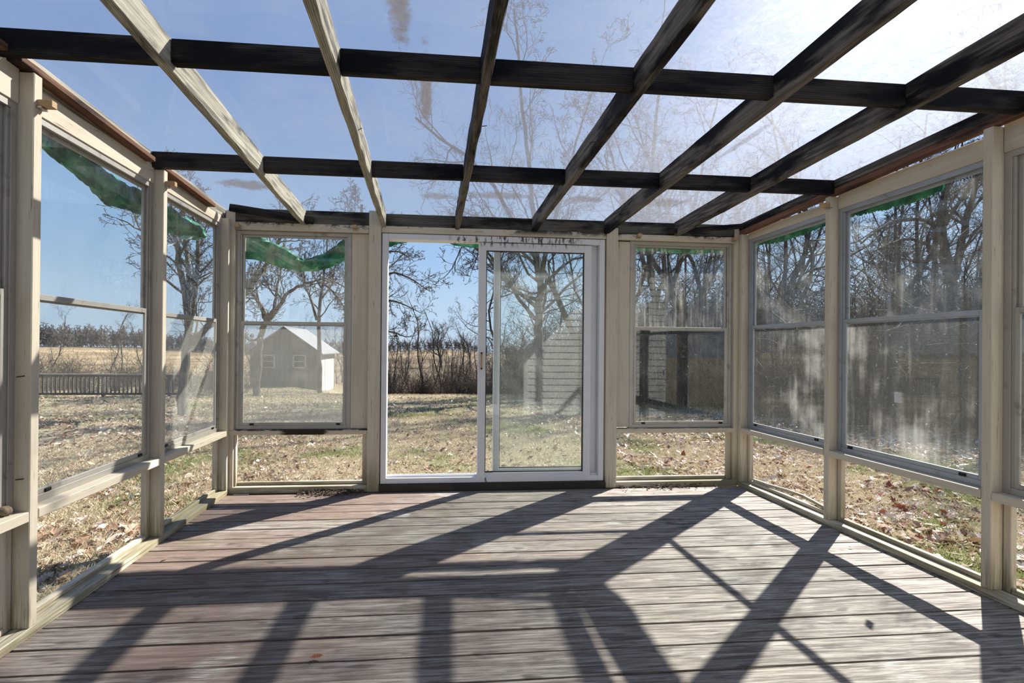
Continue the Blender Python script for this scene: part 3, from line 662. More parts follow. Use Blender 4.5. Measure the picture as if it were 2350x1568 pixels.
# the flat torn strip over the right windows
def strip(y0, y1, seed, label):
    rng = random.Random(seed); n = 90; V_, F_ = [], []
    for q in range(n + 1):
        yy = y0 + (y1 - y0) * q / n; zb = 2.025 + .012 * math.sin(yy * 7) + rng.uniform(-.010, .008)
        xo = XR + .155 + .006 * math.sin(yy * 13)
        V_ += [(xo, yy, 2.16), (xo + .012 * math.sin(yy * 9), yy, 2.08), (xo - .004, yy, zb), (xo + .006, yy, zb + .004), (xo + .02, yy, 2.085), (xo + .01, yy, 2.16)]
    for q in range(n):
        for s in range(6): F_.append((q * 6 + s, q * 6 + (s + 1) % 6, q * 6 + 6 + (s + 1) % 6, q * 6 + 6 + s))
    o_ = add('tarp_strip', np_mesh('tarp_strip', V_, F_), TARP); tag(o_, label, 'tarp')
strip(2.30, 2.95, 5, 'torn green tarp edge over the right window between the free studs')
strip(3.02, 3.75, 6, 'torn green tarp edge over the right window by the back corner')

# ------------------------------------------------------------------ trees
def rot_about(v, ax, a):
    return v * math.cos(a) + np.cross(ax, v) * math.sin(a) + ax * (np.dot(ax, v)) * (1 - math.cos(a))
def gen_tree(seed, H=12., r0=.2, guides=None, nchild=(9, 7, 6, 4), ratio=(.55, .5, .48, .5), spread=(R(48), R(46), R(42), R(40)), first=.3, wob=.16, upb=.10, rmin=.005, levels=4, droop=0.):
    rng = np.random.RandomState(seed); L = [[] for _ in range(levels + 1)]
    def grow(p0, d, length, r, lev):
        n = (9, 7, 6, 4, 3)[min(lev, 4)]; P = [p0]; d = d / np.linalg.norm(d); step = length / n
        for _ in range(n):
            d = d + rng.normal(0, wob * (1 + .35 * lev), 3) + np.array([0, 0, upb if lev < 3 else upb * .5 - droop]); d /= np.linalg.norm(d); P.append(P[-1] + d * step)
        P = np.array(P); rr = np.maximum(r * np.linspace(1, .30, n + 1), rmin); L[lev].append((P, rr)); return P, rr
    def kids(P, rr, length, lev):
        if lev >= levels: return
        k = max(1, int(nchild[lev] * rng.uniform(.75, 1.25))); n = len(P) - 1; f0 = first if lev == 0 else .18
        for q in range(k):
            t = f0 + (1 - f0) * (q + rng.uniform(.1, .9)) / k; s = min(t, .999) * n; i_ = int(s); p0 = P[i_] + (P[i_ + 1] - P[i_]) * (s - i_)
            T = P[i_ + 1] - P[i_]; T = T / np.linalg.norm(T); ax = np.cross(T, rng.normal(0, 1, 3)); ax /= np.linalg.norm(ax)
            d = rot_about(T, ax, spread[lev] * rng.uniform(.6, 1.3)); ln = length * ratio[lev] * rng.uniform(.65, 1.2) * (1.15 - .55 * t)
            r = max(rmin, float(np.interp(s, range(n + 1), rr)) * rng.uniform(.36, .56)); Q, r_ = grow(p0, d, ln, r, lev + 1); kids(Q, r_, ln, lev + 1)
    if guides is None: guides = [([(0, 0, -.2), (0, 0, H)], r0, 0, None)]
    for g_ in guides:
        pts, r, lev, r1 = g_; pts = np.array(pts, float)
        if len(pts) == 2 and r1 is None: P, rr = grow(pts[0], pts[1] - pts[0], np.linalg.norm(pts[1] - pts[0]), r, lev)
        else:
            tt = np.linspace(0, len(pts) - 1, 5 * (len(pts) - 1) + 1); P = np.stack([np.interp(tt, range(len(pts)), pts[:, k_]) for k_ in range(3)], -1)
            for _ in range(4): P[1:-1] = (P[:-2] + 2 * P[1:-1] + P[2:]) / 4
            P[1:-1] += rng.normal(0, r * .12, P[1:-1].shape); rr = np.linspace(r, r1 or r * .3, len(P)); L[lev].append((P, rr))
        kids(P, rr, np.linalg.norm(P[-1] - P[0]), lev)
    tr = L[0] + L[1]; V1, F1 = tubes(tr, 7)
    tw = [b_ for q in range(2, levels + 1) for b_ in L[q]]; V2, F2 = tubes(tw, 3)
    return np_mesh('trunk', V1, F1, True), np_mesh('branches', V2, F2, False)
def tree_obj(name, meshes, loc, rz, s, label, group=None, bm_=None, tm=None, cat='tree', tilt=0):
    bm_ = bm_ or BARK; tm = tm or TWIG
    for me_, mt in zip(meshes, (bm_, tm)):
        if not me_.materials: me_.materials.append(mt)
    o_ = bpy.data.objects.new(name, meshes[0]); C.objects.link(o_); o_.location = loc; o_.rotation_euler = (tilt, 0, rz); o_.scale = (s, s, s)
    b_ = bpy.data.objects.new('branches', meshes[1]); C.objects.link(b_); b_.parent = o_; b_['kind'] = 'stuff'
    tag(o_, label, cat, group); return o_
def wx(px, Y): return math.tan(math.atan((px - CX) / F_PX) + YAW) * Y
def W3(px, py, Y):      # a point seen at (px, py) at world depth Y, for planning where real limbs stand
    u, v = (px - CX) / F_PX, (py - CY) / F_PX
    c_, s_ = math.cos(ROLL), math.sin(ROLL); u, v = c_ * u + s_ * v, -s_ * u + c_ * v
    x_, y_, z_ = u, 1.0, -v; c_, s_ = math.cos(PITCH), math.sin(PITCH); y_, z_ = c_ * y_ - s_ * z_, s_ * y_ + c_ * z_
    c_, s_ = math.cos(YAW), math.sin(YAW); x_, y_ = c_ * x_ + s_ * y_, -s_ * x_ + c_ * y_
    t_ = Y / y_; return (x_ * t_, Y, z_ * t_ + EYE)
def guided(name, base, gl, seed, label, mats=(None, None), **kw):
    bx_, by_ = base; bz = float(gz(bx_, by_)); o0 = np.array([bx_, by_, bz])
    G = []
    for pts, r, lev, r1 in gl: G.append(([np.array(q, float) - o0 for q in pts], r, lev, r1))
    return tree_obj(name, gen_tree(seed, guides=G, **kw), (bx_, by_, bz), 0, 1, label, None, *mats)

# A: many-stemmed tree behind the far left window, one heavy limb leaning across the back window
YA = 12.5; bA = (wx(418, YA), YA); zA = float(gz(*bA))
guided('bare_tree', bA, [
    ([(bA[0], YA, zA - .2), W3(425, 830, YA), W3(436, 740, YA), W3(418, 640, YA - .2), W3(402, 540, YA - .5), W3(392, 470, YA - .8)], 0.1224, 0, 0.0420),
    ([W3(430, 790, YA), W3(438, 690, YA + .1), W3(428, 580, YA + .3), W3(420, 500, YA + .5), W3(412, 440, YA + .6)], 0.0792, 0, 0.0300),
    ([W3(436, 750, YA), W3(447, 680, YA), W3(456, 600, YA - .1), W3(452, 520, YA - .3), W3(465, 460, YA - .4)], 0.0720, 0, 0.0300),
    ([W3(440, 790, YA), W3(480, 745, YA + .2), W3(553, 690, YA + .4), W3(610, 612, YA + .6), W3(645, 545, YA + .8), W3(668, 480, YA + 1)], 0.0900, 0, 0.0360),
], 11, 'many-stemmed bare tree with one limb leaning right, behind the far left window', nchild=(11, 7, 5, 4), ratio=(.36, .5, .5, .5), first=.22)
# B: forked tree in front of the shed
YBt = 20.; bB = (wx(590, YBt), YBt); zB = float(gz(*bB))
guided('bare_tree', bB, [
    ([(bB[0], YBt, zB - .2), W3(592, 830, YBt), W3(600, 770, YBt), W3(612, 735, YBt), W3(640, 705, YBt - .3), W3(660, 670, YBt - .5), W3(700, 650, YBt - .8), W3(740, 640, YBt - 1)], 0.1584, 0, 0.0300),
    ([W3(612, 735, YBt), W3(598, 700, YBt), W3(580, 675, YBt + .2), W3(562, 650, YBt + .5), W3(556, 600, YBt + .8)], 0.1080, 0, 0.0360),
    ([W3(625, 722, YBt), W3(634, 690, YBt), W3(636, 650, YBt), W3(648, 620, YBt), W3(640, 575, YBt)], 0.0792, 0, 0.0240),
    ([W3(598, 775, YBt), W3(575, 785, YBt), W3(556, 765, YBt), W3(540, 750, YBt)], 0.0648, 0, 0.0240),
], 12, 'forked bare tree standing in front of the grey shed', nchild=(10, 7, 6, 4), ratio=(.42, .5, .5, .5), first=.25, rmin=.007)
YC = 23.5; bC = (wx(735, YC), YC); zC = float(gz(*bC))
guided('bare_tree', bC, [
    ([(bC[0], YC, zC - .2), W3(733, 800, YC), W3(731, 740, YC), W3(735, 690, YC), W3(742, 640, YC), W3(750, 590, YC), W3(752, 530, YC)], 0.1224, 0, 0.0300),
    ([W3(727, 735, YC), W3(715, 690, YC), W3(695, 640, YC + .3), W3(700, 580, YC + .5)], 0.0720, 0, 0.0240),
    ([W3(742, 650, YC), W3(760, 665, YC), W3(780, 690, YC - .3), W3(800, 720, YC - .5)], 0.0648, 0, 0.0240),
], 13, 'slim bare tree beside the right end of the shed', nchild=(11, 7, 6, 4), ratio=(.42, .5, .5, .5), first=.3, rmin=.007)
# D: spreading tree behind the left door post, reaching into the open doorway
YD = 13.; bD = (wx(838, YD), YD); zD = float(gz(*bD))
guided('bare_tree', bD, [
    ([(bD[0], YD, zD - .2), W3(838, 800, YD), W3(840, 700, YD), W3(835, 560, YD), W3(830, 470, YD)], 0.1368, 0, 0.0360),
    ([W3(838, 690, YD), W3(870, 640, YD - .1), W3(905, 622, YD - .3), W3(945, 640, YD - .5), W3(985, 668, YD - .6)], 0.0504, 1, 0.0072),
    ([W3(838, 730, YD), W3(868, 690, YD + .1), W3(905, 690, YD + .3), W3(940, 705, YD + .4), W3(970, 720, YD + .5)], 0.0432, 1, 0.0072),
    ([W3(838, 610, YD), W3(865, 590, YD), W3(895, 575, YD), W3(925, 580, YD), W3(950, 600, YD)], 0.0432, 1, 0.0072),
    ([W3(838, 800, YD), W3(865, 765, YD), W3(900, 760, YD), W3(930, 775, YD), W3(955, 770, YD)], 0.0360, 1, 0.0072),
], 14, 'spreading bare tree whose twigs reach into the open doorway from the left', nchild=(8, 9, 6, 4), ratio=(.30, .55, .5, .5), first=.35, rmin=.006, upb=.05)
# E: big tree seen through the glass of the sliding panel
YE = 17.; bE = (wx(1233, YE), YE); zE = float(gz(*bE))
guided('bare_tree', bE, [
    ([(bE[0], YE, zE - .2), W3(1234, 800, YE), W3(1236, 720, YE), W3(1240, 660, YE), W3(1232, 600, YE), W3(1225, 500, YE), W3(1210, 330, YE), W3(1190, 160, YE), W3(1180, 20, YE)], 0.1944, 0, 0.0360),
    ([W3(1238, 690, YE), W3(1205, 680, YE), W3(1180, 665, YE + .2), W3(1150, 620, YE + .4), W3(1140, 560, YE + .5), W3(1100, 470, YE + .6)], 0.0864, 0, 0.0240),
    ([W3(1240, 660, YE), W3(1248, 600, YE - .2), W3(1262, 540, YE - .5), W3(1290, 440, YE - .8), W3(1330, 300, YE - 1), W3(1380, 150, YE - 1.2)], 0.1080, 0, 0.0240),
    ([W3(1236, 740, YE), W3(1200, 700, YE - .3), W3(1160, 640, YE - .8), W3(1130, 590, YE - 1), W3(1080, 540, YE - 1.6), W3(1040, 520, YE - 2)], 0.0792, 0, 0.0180),
    ([W3(1080, 530, YE - 1.6), W3(1055, 575, YE - 1.8), W3(1035, 625, YE - 1.9), W3(1000, 650, YE - 2)], 0.0288, 1, 0.0060),
    ([W3(1110, 540, YE - 1.2), W3(1095, 590, YE - 1.4), W3(1080, 630, YE - 1.5)], 0.0288, 1, 0.0060),
], 15, 'tall bare tree seen through the glass of the sliding panel', nchild=(12, 8, 6, 4), ratio=(.30, .5, .5, .5), first=.2, rmin=.007)
# F: arching tree behind the near right window
YG = 12.5; bG = (wx(2195, YG), YG); zG = float(gz(*bG))
def K(px, py, dy_=0): return W3(px, py, YG + dy_)
guided('bare_tree', bG, [
    ([(bG[0], YG, zG - .2), K(2190, 800), K(2188, 700), K(2178, 620), K(2165, 560), K(2155, 500), K(2170, 430), K(2190, 370)], 0.1728, 0, 0.0540),
    ([K(2190, 640), K(2205, 560), K(2218, 500), K(2240, 420), K(2250, 370)], 0.1080, 0, 0.0420),
    ([K(2160, 560), K(2150, 520), K(2110, 500), K(2060, 505), K(2010, 530), K(1975, 560)], 0.0720, 0, 0.0240),
    ([K(2165, 600), K(2130, 560), K(2085, 545), K(2040, 560), K(2000, 580)], 0.0576, 0, 0.0210),
    ([K(2185, 660), K(2140, 620), K(2100, 600), K(2060, 590)], 0.0576, 0, 0.0180),
], 16, 'dark tree with arching limbs behind the big right-hand window', (BARK_D, TWIG), nchild=(9, 6, 5, 4), ratio=(.36, .45, .45, .5), first=.25, rmin=.006)

WT = [gen_tree(101, 14, .15, first=.22, nchild=(15, 8, 6, 4), ratio=(.34, .5, .48, .5)),
      gen_tree(102, 13, .12, first=.25, nchild=(14, 7, 6, 4), ratio=(.30, .5, .5, .5), wob=.2),
      gen_tree(103, 12, .22, guides=[([(0, 0, -.2), (.1, 0, 2.2), (-.3, .2, 4.5), (-.2, 0, 8), (.3, .2, 12)], .13, 0, .03), ([(0, 0, 2.4), (.9, .2, 4.5), (1.4, .1, 7), (2.2, .4, 10)], .09, 0, .025), ([(-.2, .1, 3.6), (-1.2, -.3, 6), (-1.9, -.1, 8.5)], .07, 0, .02)], first=.2, nchild=(9, 7, 6, 4), ratio=(.40, .5, .48, .5)),
      gen_tree(104, 7, .07, first=.12, nchild=(12, 6, 4, 3), ratio=(.38, .5, .5, .5), spread=(R(35), R(40), R(40), R(40)))]
OAK = gen_tree(105, 9, .35, first=.22, nchild=(17, 9, 6, 3), ratio=(.58, .5, .45, .5), spread=(R(55), R(44), R(40), R(40)), rmin=.012, upb=.14)
def gen_bush(seed, n=46, H=2.4, sp=.9, sides=3):
    rng = np.random.RandomState(seed); st, fine = [], []
    for q in range(n):
        p = np.array([rng.normal(0, sp * .5), rng.normal(0, sp * .5), -.05]); d = np.array([rng.normal(0, .35), rng.normal(0, .35), 1.]); ln = H * rng.uniform(.5, 1.15); P = [p]
        for k_ in range(6): d = d + rng.normal(0, .20, 3); d /= np.linalg.norm(d); P.append(P[-1] + d * ln / 6)
        P = np.array(P); st.append((P, np.linspace(.012, .004, 7)))
        for k_ in range(9):
            i_ = rng.randint(1, 6); d2 = rng.normal(0, .7, 3) + [0, 0, .4]; d2 /= np.linalg.norm(d2); l2 = ln * rng.uniform(.12, .38); Q = [P[i_]]
            for j_ in range(3): d2 = d2 + rng.normal(0, .25, 3); d2 /= np.linalg.norm(d2); Q.append(Q[-1] + d2 * l2 / 3)
            fine.append((np.array(Q), np.linspace(.006, .0035, 4)))
            for j_ in range(2):
                d3 = rng.normal(0, .8, 3) + [0, 0, .3]; d3 /= np.linalg.norm(d3); fine.append((np.array([Q[2], Q[2] + d3 * l2 * .3, Q[2] + d3 * l2 * .55 + rng.normal(0, .03, 3)]), np.array([.005, .004, .003])))
    a_ = tubes(st, sides); b_ = tubes(fine, 3); return np_mesh('stems', *a_), np_mesh('branches', *b_)
BU = [gen_bush(201), gen_bush(202, 56, 3.0, 1.2), gen_bush(203, 40, 1.5, 1.1)]

rg = random.Random(21)
def sun_ok(x_, y_, h):   # keep the sun's path into the room open
    dx, dy_ = x_ - 4.0, y_ - 4.0; t = (dx * .787 + dy_ * .617); off = abs(-dx * .617 + dy_ * .787)
    return not (t > 0 and off < 9.0 and t < 30 and h - .3 > 1.0 + (t - 1.5) * .846 * .85)
# woods to the right of the lawn
n = 0; placed = []
for tries in range(1500):
    if n >= 44: break
    a = rg.uniform(0, 1); px = rg.uniform(1120, 2900) if rg.random() < .8 else rg.uniform(1400, 2350)
    dist = rg.uniform(11, 44) if px > 1400 else rg.uniform(21, 46)
    az = math.atan((px - CX) / F_PX) + YAW; x_, y_ = dist * math.sin(az), dist * math.cos(az)
    if x_ + y_ * .52 < (15.0 if px > 1400 else 13.0) or y_ < -2: continue
    if px < 1300 and dist < 26: continue
    v_ = rg.choice([0, 1, 2, 2, 1, 3]); s = rg.uniform(.75, 1.2); h = (14, 13, 12, 7)[v_] * s
    if not sun_ok(x_, y_, h):
        s *= .62; h *= .62; v_ = rg.choice([1, 3, 3]); h = (14, 13, 12, 7)[v_] * s
        if not sun_ok(x_, y_, h): continue
    if any((x_ - q[0]) ** 2 + (y_ - q[1]) ** 2 < 2.0 for q in placed): continue
    placed.append((x_, y_)); n += 1
    tree_obj('bare_tree', WT[v_], (x_, y_, float(gz(x_, y_))), rg.uniform(0, 6.28), s, 'leafless tree of the wood seen through the right-hand windows', 'leafless trees of the wood on the right', BARK_D, TWIG)
# tall trees behind the right back window, whose crowns show through the roof
for q, (px, Y, v_, s) in enumerate([(1510, 16, 2, 1.15), (1620, 17.5, 0, 1.15), (1375, 20, 0, 1.1), (1745, 15.5, 1, .95), (1560, 23, 1, 1.25)]):
    x_ = wx(px, Y)
    tree_obj('bare_tree', WT[v_], (x_, Y, float(gz(x_, Y))), 1.3 * q, s, ['tall forked tree framed by the right back window', 'tall straight tree at the right edge of the right back window', 'tall tree beyond the fixed door pane', 'slender tree behind the right corner studs', 'taller tree standing back behind the right back window'][q], None, BARK_D, TWIG)
# brush under the woods
n = 0
for tries in range(1500):
    if n >= 130: break
    px = rg.uniform(1180, 2900); dist = rg.uniform(9.5, 26) if px > 1400 else rg.uniform(20, 32)
    az = math.atan((px - CX) / F_PX) + YAW; x_, y_ = dist * math.sin(az), dist * math.cos(az)
    if x_ + y_ * .52 < (13.6 if px > 1400 else 12.5) + rg.uniform(0, 2): continue
    n += 1; v_ = rg.choice([0, 1, 1]); s = rg.uniform(.8, 1.35)
    tree_obj('bare_shrub', BU[v_], (x_, y_, float(gz(x_, y_))), rg.uniform(0, 6.28), s, 'tangled leafless shrub at the edge of the right-hand wood', 'tangled shrubs under the wood on the right', *((BARK_D, BARK_D) if v_ == 0 else (TWIG, BARK)), 'shrub')
# taller brush closing the wood behind
for q in range(56):
    px = 1330 + 1500 * (q % 28) / 28 + rg.uniform(-25, 25); dist = rg.uniform(19, 27) if q < 28 else rg.uniform(30, 44)
    az = math.atan((px - CX) / F_PX) + YAW; x_, y_ = dist * math.sin(az), dist * math.cos(az)
    tree_obj('tall_thicket_shrub', BU[rg.choice([0, 1])], (x_, y_, float(gz(x_, y_))), rg.uniform(0, 6.28), rg.uniform(1.2, 1.7) * (1.25 if q >= 28 else 1), 'tall dark shrub closing the back of the wood behind the right windows', 'tall shrubs at the back of the wood', BARK_D, BARK_D, 'shrub')
for q in range(16):
    px = 1440 + 17 * q; Y = rg.uniform(14.5, 20); x_ = wx(px, Y)
    tree_obj('dark_tangled_shrub', BU[q % 2], (x_, Y, float(gz(x_, Y))), rg.uniform(0, 6.28), rg.uniform(1.0, 1.45), 'dark tangled shrub in front of the wood, seen through the right back window', 'dark tangled shrubs behind the right back window', BARK_D, BARK_D, 'shrub')
# thicket beyond the end of the lawn
n = 0
for tries in range(400):
    if n >= 70: break
    px = rg.uniform(500, 1230); Y = rg.uniform(23, 42); x_ = wx(px, Y)
    if px < 800 and Y < 36: continue
    n += 1
    tree_obj('bare_sapling', WT[3], (x_, Y, float(gz(x_, Y)) - .1), rg.uniform(0, 6.28), rg.uniform(.45, .78), 'thin bare sapling in the thicket past the end of the lawn', 'saplings in the thicket beyond the lawn', BARK, TWIG_B)
n = 0
for tries in range(400):
    if n >= 44: break
    px = rg.uniform(860, 1240); Y = rg.uniform(21.8, 34); x_ = wx(px, Y); n += 1
    tree_obj('bare_shrub', BU[rg.choice([0, 2, 2])], (x_, Y, float(gz(x_, Y)) - .05), rg.uniform(0, 6.28), rg.uniform(.55, .95), 'reddish leafless shrub in the thicket past the end of the lawn', 'shrubs in the thicket beyond the lawn', TWIG_B, TWIG_B, 'shrub')
# brush behind the fence
for q in range(34):
    px = rg.uniform(-60, 560); Y = rg.uniform(21, 34); x_ = wx(px, Y)
    tree_obj('bare_shrub', BU[rg.choice([0, 2, 2])], (x_, Y, float(gz(x_, Y)) - .05), rg.uniform(0, 6.28), rg.uniform(.5, .95), 'pale leafless shrub standing behind the balustrade fence', 'shrubs behind the balustrade fence', TWIG_B, TWIG_B, 'shrub')
for q, (px, Y, s) in enumerate([(120, 30, .62), (255, 36, .75), (278, 34, .7), (60, 27, .6), (330, 40, .7)]):
    x_ = wx(px, Y); tree_obj('bare_sapling', WT[3], (x_, Y, float(gz(x_, Y))), q, s, 'young bare tree rising behind the balustrade fence', 'young trees behind the balustrade fence', BARK_D, TWIG)
# the round-crowned tree far off
Y = 95; x_ = wx(1012, Y)
tree_obj('round_crowned_tree', OAK, (x_, Y, float(gz(x_, Y))), .4, .88, 'round-crowned bare tree alone on the far field, centre of the open doorway', None, BARK_D, TWIG)
x_ = wx(1078, 105); tree_obj('round_crowned_tree', OAK, (x_, 105, float(gz(x_, 105))), 2, .66, 'smaller round-crowned tree right of the lone field tree', None, BARK_D, TWIG)
# ridge trees
FARB = bark('hazy_ridge_bark', (.15, .13, .125), (.24, .215, .20), 2)  # bark lightened so that distance haze is part of the colour
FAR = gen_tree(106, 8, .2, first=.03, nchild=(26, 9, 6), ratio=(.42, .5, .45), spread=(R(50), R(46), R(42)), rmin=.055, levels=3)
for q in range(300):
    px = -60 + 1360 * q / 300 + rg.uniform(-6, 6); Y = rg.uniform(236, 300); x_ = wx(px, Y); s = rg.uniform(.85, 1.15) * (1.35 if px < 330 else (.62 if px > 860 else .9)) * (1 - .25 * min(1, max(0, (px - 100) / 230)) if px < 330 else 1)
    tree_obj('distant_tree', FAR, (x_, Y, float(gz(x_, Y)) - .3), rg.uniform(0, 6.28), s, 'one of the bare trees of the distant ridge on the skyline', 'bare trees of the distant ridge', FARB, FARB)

# ------------------------------------------------------------------ balustrade fence
fence = tag(empty('balustrade_fence'), 'long dark wooden balustrade fence at the left end of the lawn', 'fence')
YFn = 19.2; x0, x1 = wx(-80, YFn), wx(470, YFn + 2)
def fz(x_): return float(gz(x_, YFn))
nB = int((x1 - x0) / .153)
zt = 1.147 - (860 - 797) / 1070 * YFn
bal = boxes_mesh([(-.024, .024, -.019, .019, 0, .74)], 0)
for q in range(nB):
    xx = x0 + q * .153; o = bpy.data.objects.new('baluster', bal); C.objects.link(o); o.parent = fence
    if q == 0: bal.materials.append(FENCE)
    o.location = (xx, YFn, zt - .78)
box('rail', [(x0, x1, YFn - .03, YFn + .03, zt - .10, zt - .03)], FENCE, fence, 0)
box('rail', [(x0, x1, YFn - .07, YFn + .07, zt - .029, zt + .008)], plain('grey_rail_cap', (.30, .29, .28), .8), fence, 0)
box('rail', [(x0, x1, YFn - .03, YFn + .03, zt - .80, zt - .72)], FENCE, fence, 0)
q = x0
while q < x1: box('post', (q - .05, q + .05, YFn + .035, YFn + .13, zt - 1.1, zt - .03), FENCE, fence, 0); q += 2.44

# ------------------------------------------------------------------ shed
Ys = 28.0; sxa, sxb = wx(574, Ys), wx(731, Ys); zb_ = 1.147 - (893 - 797) / 1070 * Ys; ze = 1.147 - (806 - 797) / 1070 * Ys; zr = 1.147 + (797 - 754) / 1070 * Ys; Lg = 4.6
xm = (sxa + sxb) / 2
shed = tag(empty('shed', (xm, Ys, zb_)), 'grey board shed with gable roof and two windows, behind the foggy back pane', 'shed')
def SB(name, b, mat, par=shed, bev=0):      # box in world numbers, stored relative to the shed's base
    x_a, x_b, y_a, y_b, z_a, z_b = b; return box(name, (x_a - xm, x_b - xm, y_a - Ys, y_b - Ys, z_a - zb_, z_b - zb_), mat, par, bev)
def prism(name, pts, y_a, y_b, mat, par=shed):
    bm = bmesh.new(); A_ = [bm.verts.new((p_[0] - xm, y_a - Ys, p_[1] - zb_)) for p_ in pts]; B_ = [bm.verts.new((p_[0] - xm, y_b - Ys, p_[1] - zb_)) for p_ in pts]; n_ = len(pts)
    bm.faces.new(A_); bm.faces.new(B_[::-1])
    for q_ in range(n_): bm.faces.new((A_[q_], B_[q_], B_[(q_ + 1) % n_], A_[(q_ + 1) % n_]))
    bmesh.ops.recalc_face_normals(bm, faces=bm.faces[:]); me_ = bpy.data.meshes.new(name); bm.to_mesh(me_); bm.free(); return add(name, me_, mat, par)
gable = lambda x_: zr - abs(x_ - xm) * (zr - ze) / ((sxb - sxa) / 2) - .05
nbd = 7; cuts = [sxa + (sxb - sxa) * q / nbd for q in range(nbd + 1)]
for q in range(nbd):
    a, b = cuts[q] + .012, cuts[q + 1] - .012; top = [(b, gable(b)), (a, gable(a))]
    if a < xm < b: top = [(b, gable(b)), (xm, gable(xm)), (a, gable(a))]
    prism('wall_board', [(a, zb_ - .3), (b, zb_ - .3)] + top, Ys - rg.uniform(.0, .03), Ys + .05, CEDAR)
prism('gable_backing', [(sxa, zb_ - .3), (sxb, zb_ - .3), (sxb, gable(sxb)), (xm, gable(xm)), (sxa, gable(sxa))], Ys + .051, Ys + .1, FENCE)
SB('rear_wall', (sxa, sxb, Ys + Lg - .08, Ys + Lg, zb_ - .3, ze), CEDAR)
SB('side_wall', (sxa, sxa + .08, Ys + .101, Ys + Lg - .081, zb_ - .3, ze), CEDAR)
for q in range(8):
    y_a = Ys + .101 + q * (Lg - .19) / 8; SB('side_board', (sxb - .08, sxb - rg.uniform(0, .02), y_a, y_a + (Lg - .19) / 8 - .02, zb_ - .3, ze), WHITEW)  # only the sun-facing side is white: sunlight put into the board colour
ov = .3
for sgn, nm in ((-1, 'roof_slope'), (1, 'roof_slope')):
    xe = xm + sgn * ((sxb - sxa) / 2 + ov); dz_ = (zr - ze) / ((sxb - sxa) / 2)
    prism(nm, [(xm, zr), (xe, zr - abs(xe - xm) * dz_), (xe, zr - abs(xe - xm) * dz_ + .06), (xm, zr + .06)], Ys - .25, Ys + Lg + .25, SHINGLE)
for cxp in (617, 688):
    cx_ = wx(cxp, Ys); wz = 1.147 - (830 - 797) / 1070 * Ys; hw, hh = .37, .38
    wfr = tag(SB('window_frame', (cx_ - hw, cx_ + hw, Ys - .05, Ys - .031, wz - hh, wz + hh), WHITEW)); bpy.data.objects.remove(wfr)
    fr = box('window_frame', [(cx_ - hw - xm, cx_ - hw + .06 - xm, -.06, -.031, wz - hh - zb_, wz + hh - zb_), (cx_ + hw - .06 - xm, cx_ + hw - xm, -.06, -.031, wz - hh - zb_, wz + hh - zb_), (cx_ - hw - xm, cx_ + hw - xm, -.06, -.031, wz + hh - .05 - zb_, wz + hh - zb_), (cx_ - hw - xm, cx_ + hw - xm, -.06, -.031, wz - hh - zb_, wz - hh + .05 - zb_), (cx_ - hw - xm, cx_ + hw - xm, -.06, -.031, wz - .02 - zb_, wz + .02 - zb_)], WHITEW, shed, 0)
    box('pane', [(cx_ - hw + .06 - xm, cx_ + hw - .06 - xm, -.045, -.032, wz - hh + .05 - zb_, wz - .02 - zb_), (cx_ - hw + .06 - xm, cx_ + hw - .06 - xm, -.045, -.032, wz + .02 - zb_, wz + hh - .05 - zb_)], plain('dark_shed_pane', (.03, .035, .03), .15, .5), fr, 0)

# ------------------------------------------------------------------ leaves and grass
def leaf_mesh(seed, lobes):
    rng = random.Random(seed); N = 22; bm = bmesh.new(); L_, Wd = .5, .3; mid, lft, rgt_ = [], [], []
    curl = rng.uniform(-.5, .7); fold = rng.uniform(.15, .55)
    for q in range(N // 2 + 1):
        t = q / (N // 2); wd = Wd * math.sin(math.pi * min(1, t * .96 + .03)) ** .7 * (1 - .55 * lobes * (q % 2)) * rng.uniform(.85, 1.1)
        x_ = (t - .5) * 2 * L_; zc = curl * x_ * x_ * .6
        mid.append(bm.verts.new((x_, 0, zc))); lft.append(bm.verts.new((x_ + .08 * (q % 2), wd, zc + fold * wd * rng.uniform(.5, 1.3)))); rgt_.append(bm.verts.new((x_ + .08 * (q % 2), -wd, zc + fold * wd * rng.uniform(.3, 1.3))))
    for q in range(N // 2):
        bm.faces.new((mid[q], mid[q + 1], lft[q + 1], lft[q])); bm.faces.new((mid[q + 1], mid[q], rgt_[q], rgt_[q + 1]))
    me_ = bpy.data.meshes.new('leaf'); bm.to_mesh(me_); bm.free(); return me_
LM = []
for q in range(9):
    me_ = leaf_mesh(300 + q, (.9, .7, .1)[q % 3]); me_.materials.append((LEAF_T, LEAF_B, LEAF_R)[q // 3]); LM.append(me_)
def near_pts(n_, rng, regions):
    out_ = []
    for _ in range(n_):
        r_ = rng.choice(regions); out_.append((rng.uniform(r_[0], r_[1]), rng.uniform(r_[2], r_[3])))
    return out_
rl = random.Random(5)
left_reg = [(-5.2, -1.72, 2.4, 6.2), (-3.6, -1.72, 1.8, 4.6), (-3, -1.7, 2.2, 4.0)]; right_reg = [(2.8, 6.5, 1.8, 6.0), (2.8, 4.6, 1.9, 4.6), (2.8, 4.2, 1.9, 3.6)]; back_reg = [(-1.8, 3.0, 4.0, 6.5)]
spots = near_pts(105, rl, left_reg) + near_pts(145, rl, right_reg) + near_pts(48, rl, back_reg)
for (x_, y_) in spots:
    rightside = x_ > 2.7
    me_ = LM[rl.choice([0, 1, 2, 3, 4, 5] if not rightside else [0, 1, 2, 0, 1, 3, 4, 6, 7])]; o = bpy.data.objects.new('leaf', me_); C.objects.link(o); o.parent = ground
    s = rl.uniform(.08, .15); o.scale = (s, s, s * rl.uniform(.6, 1.5)); o.rotation_euler = (rl.uniform(-.5, .5), rl.uniform(-.5, .5), rl.uniform(0, 6.28)); o.location = (x_, y_, float(gz(x_, y_)) + .025)
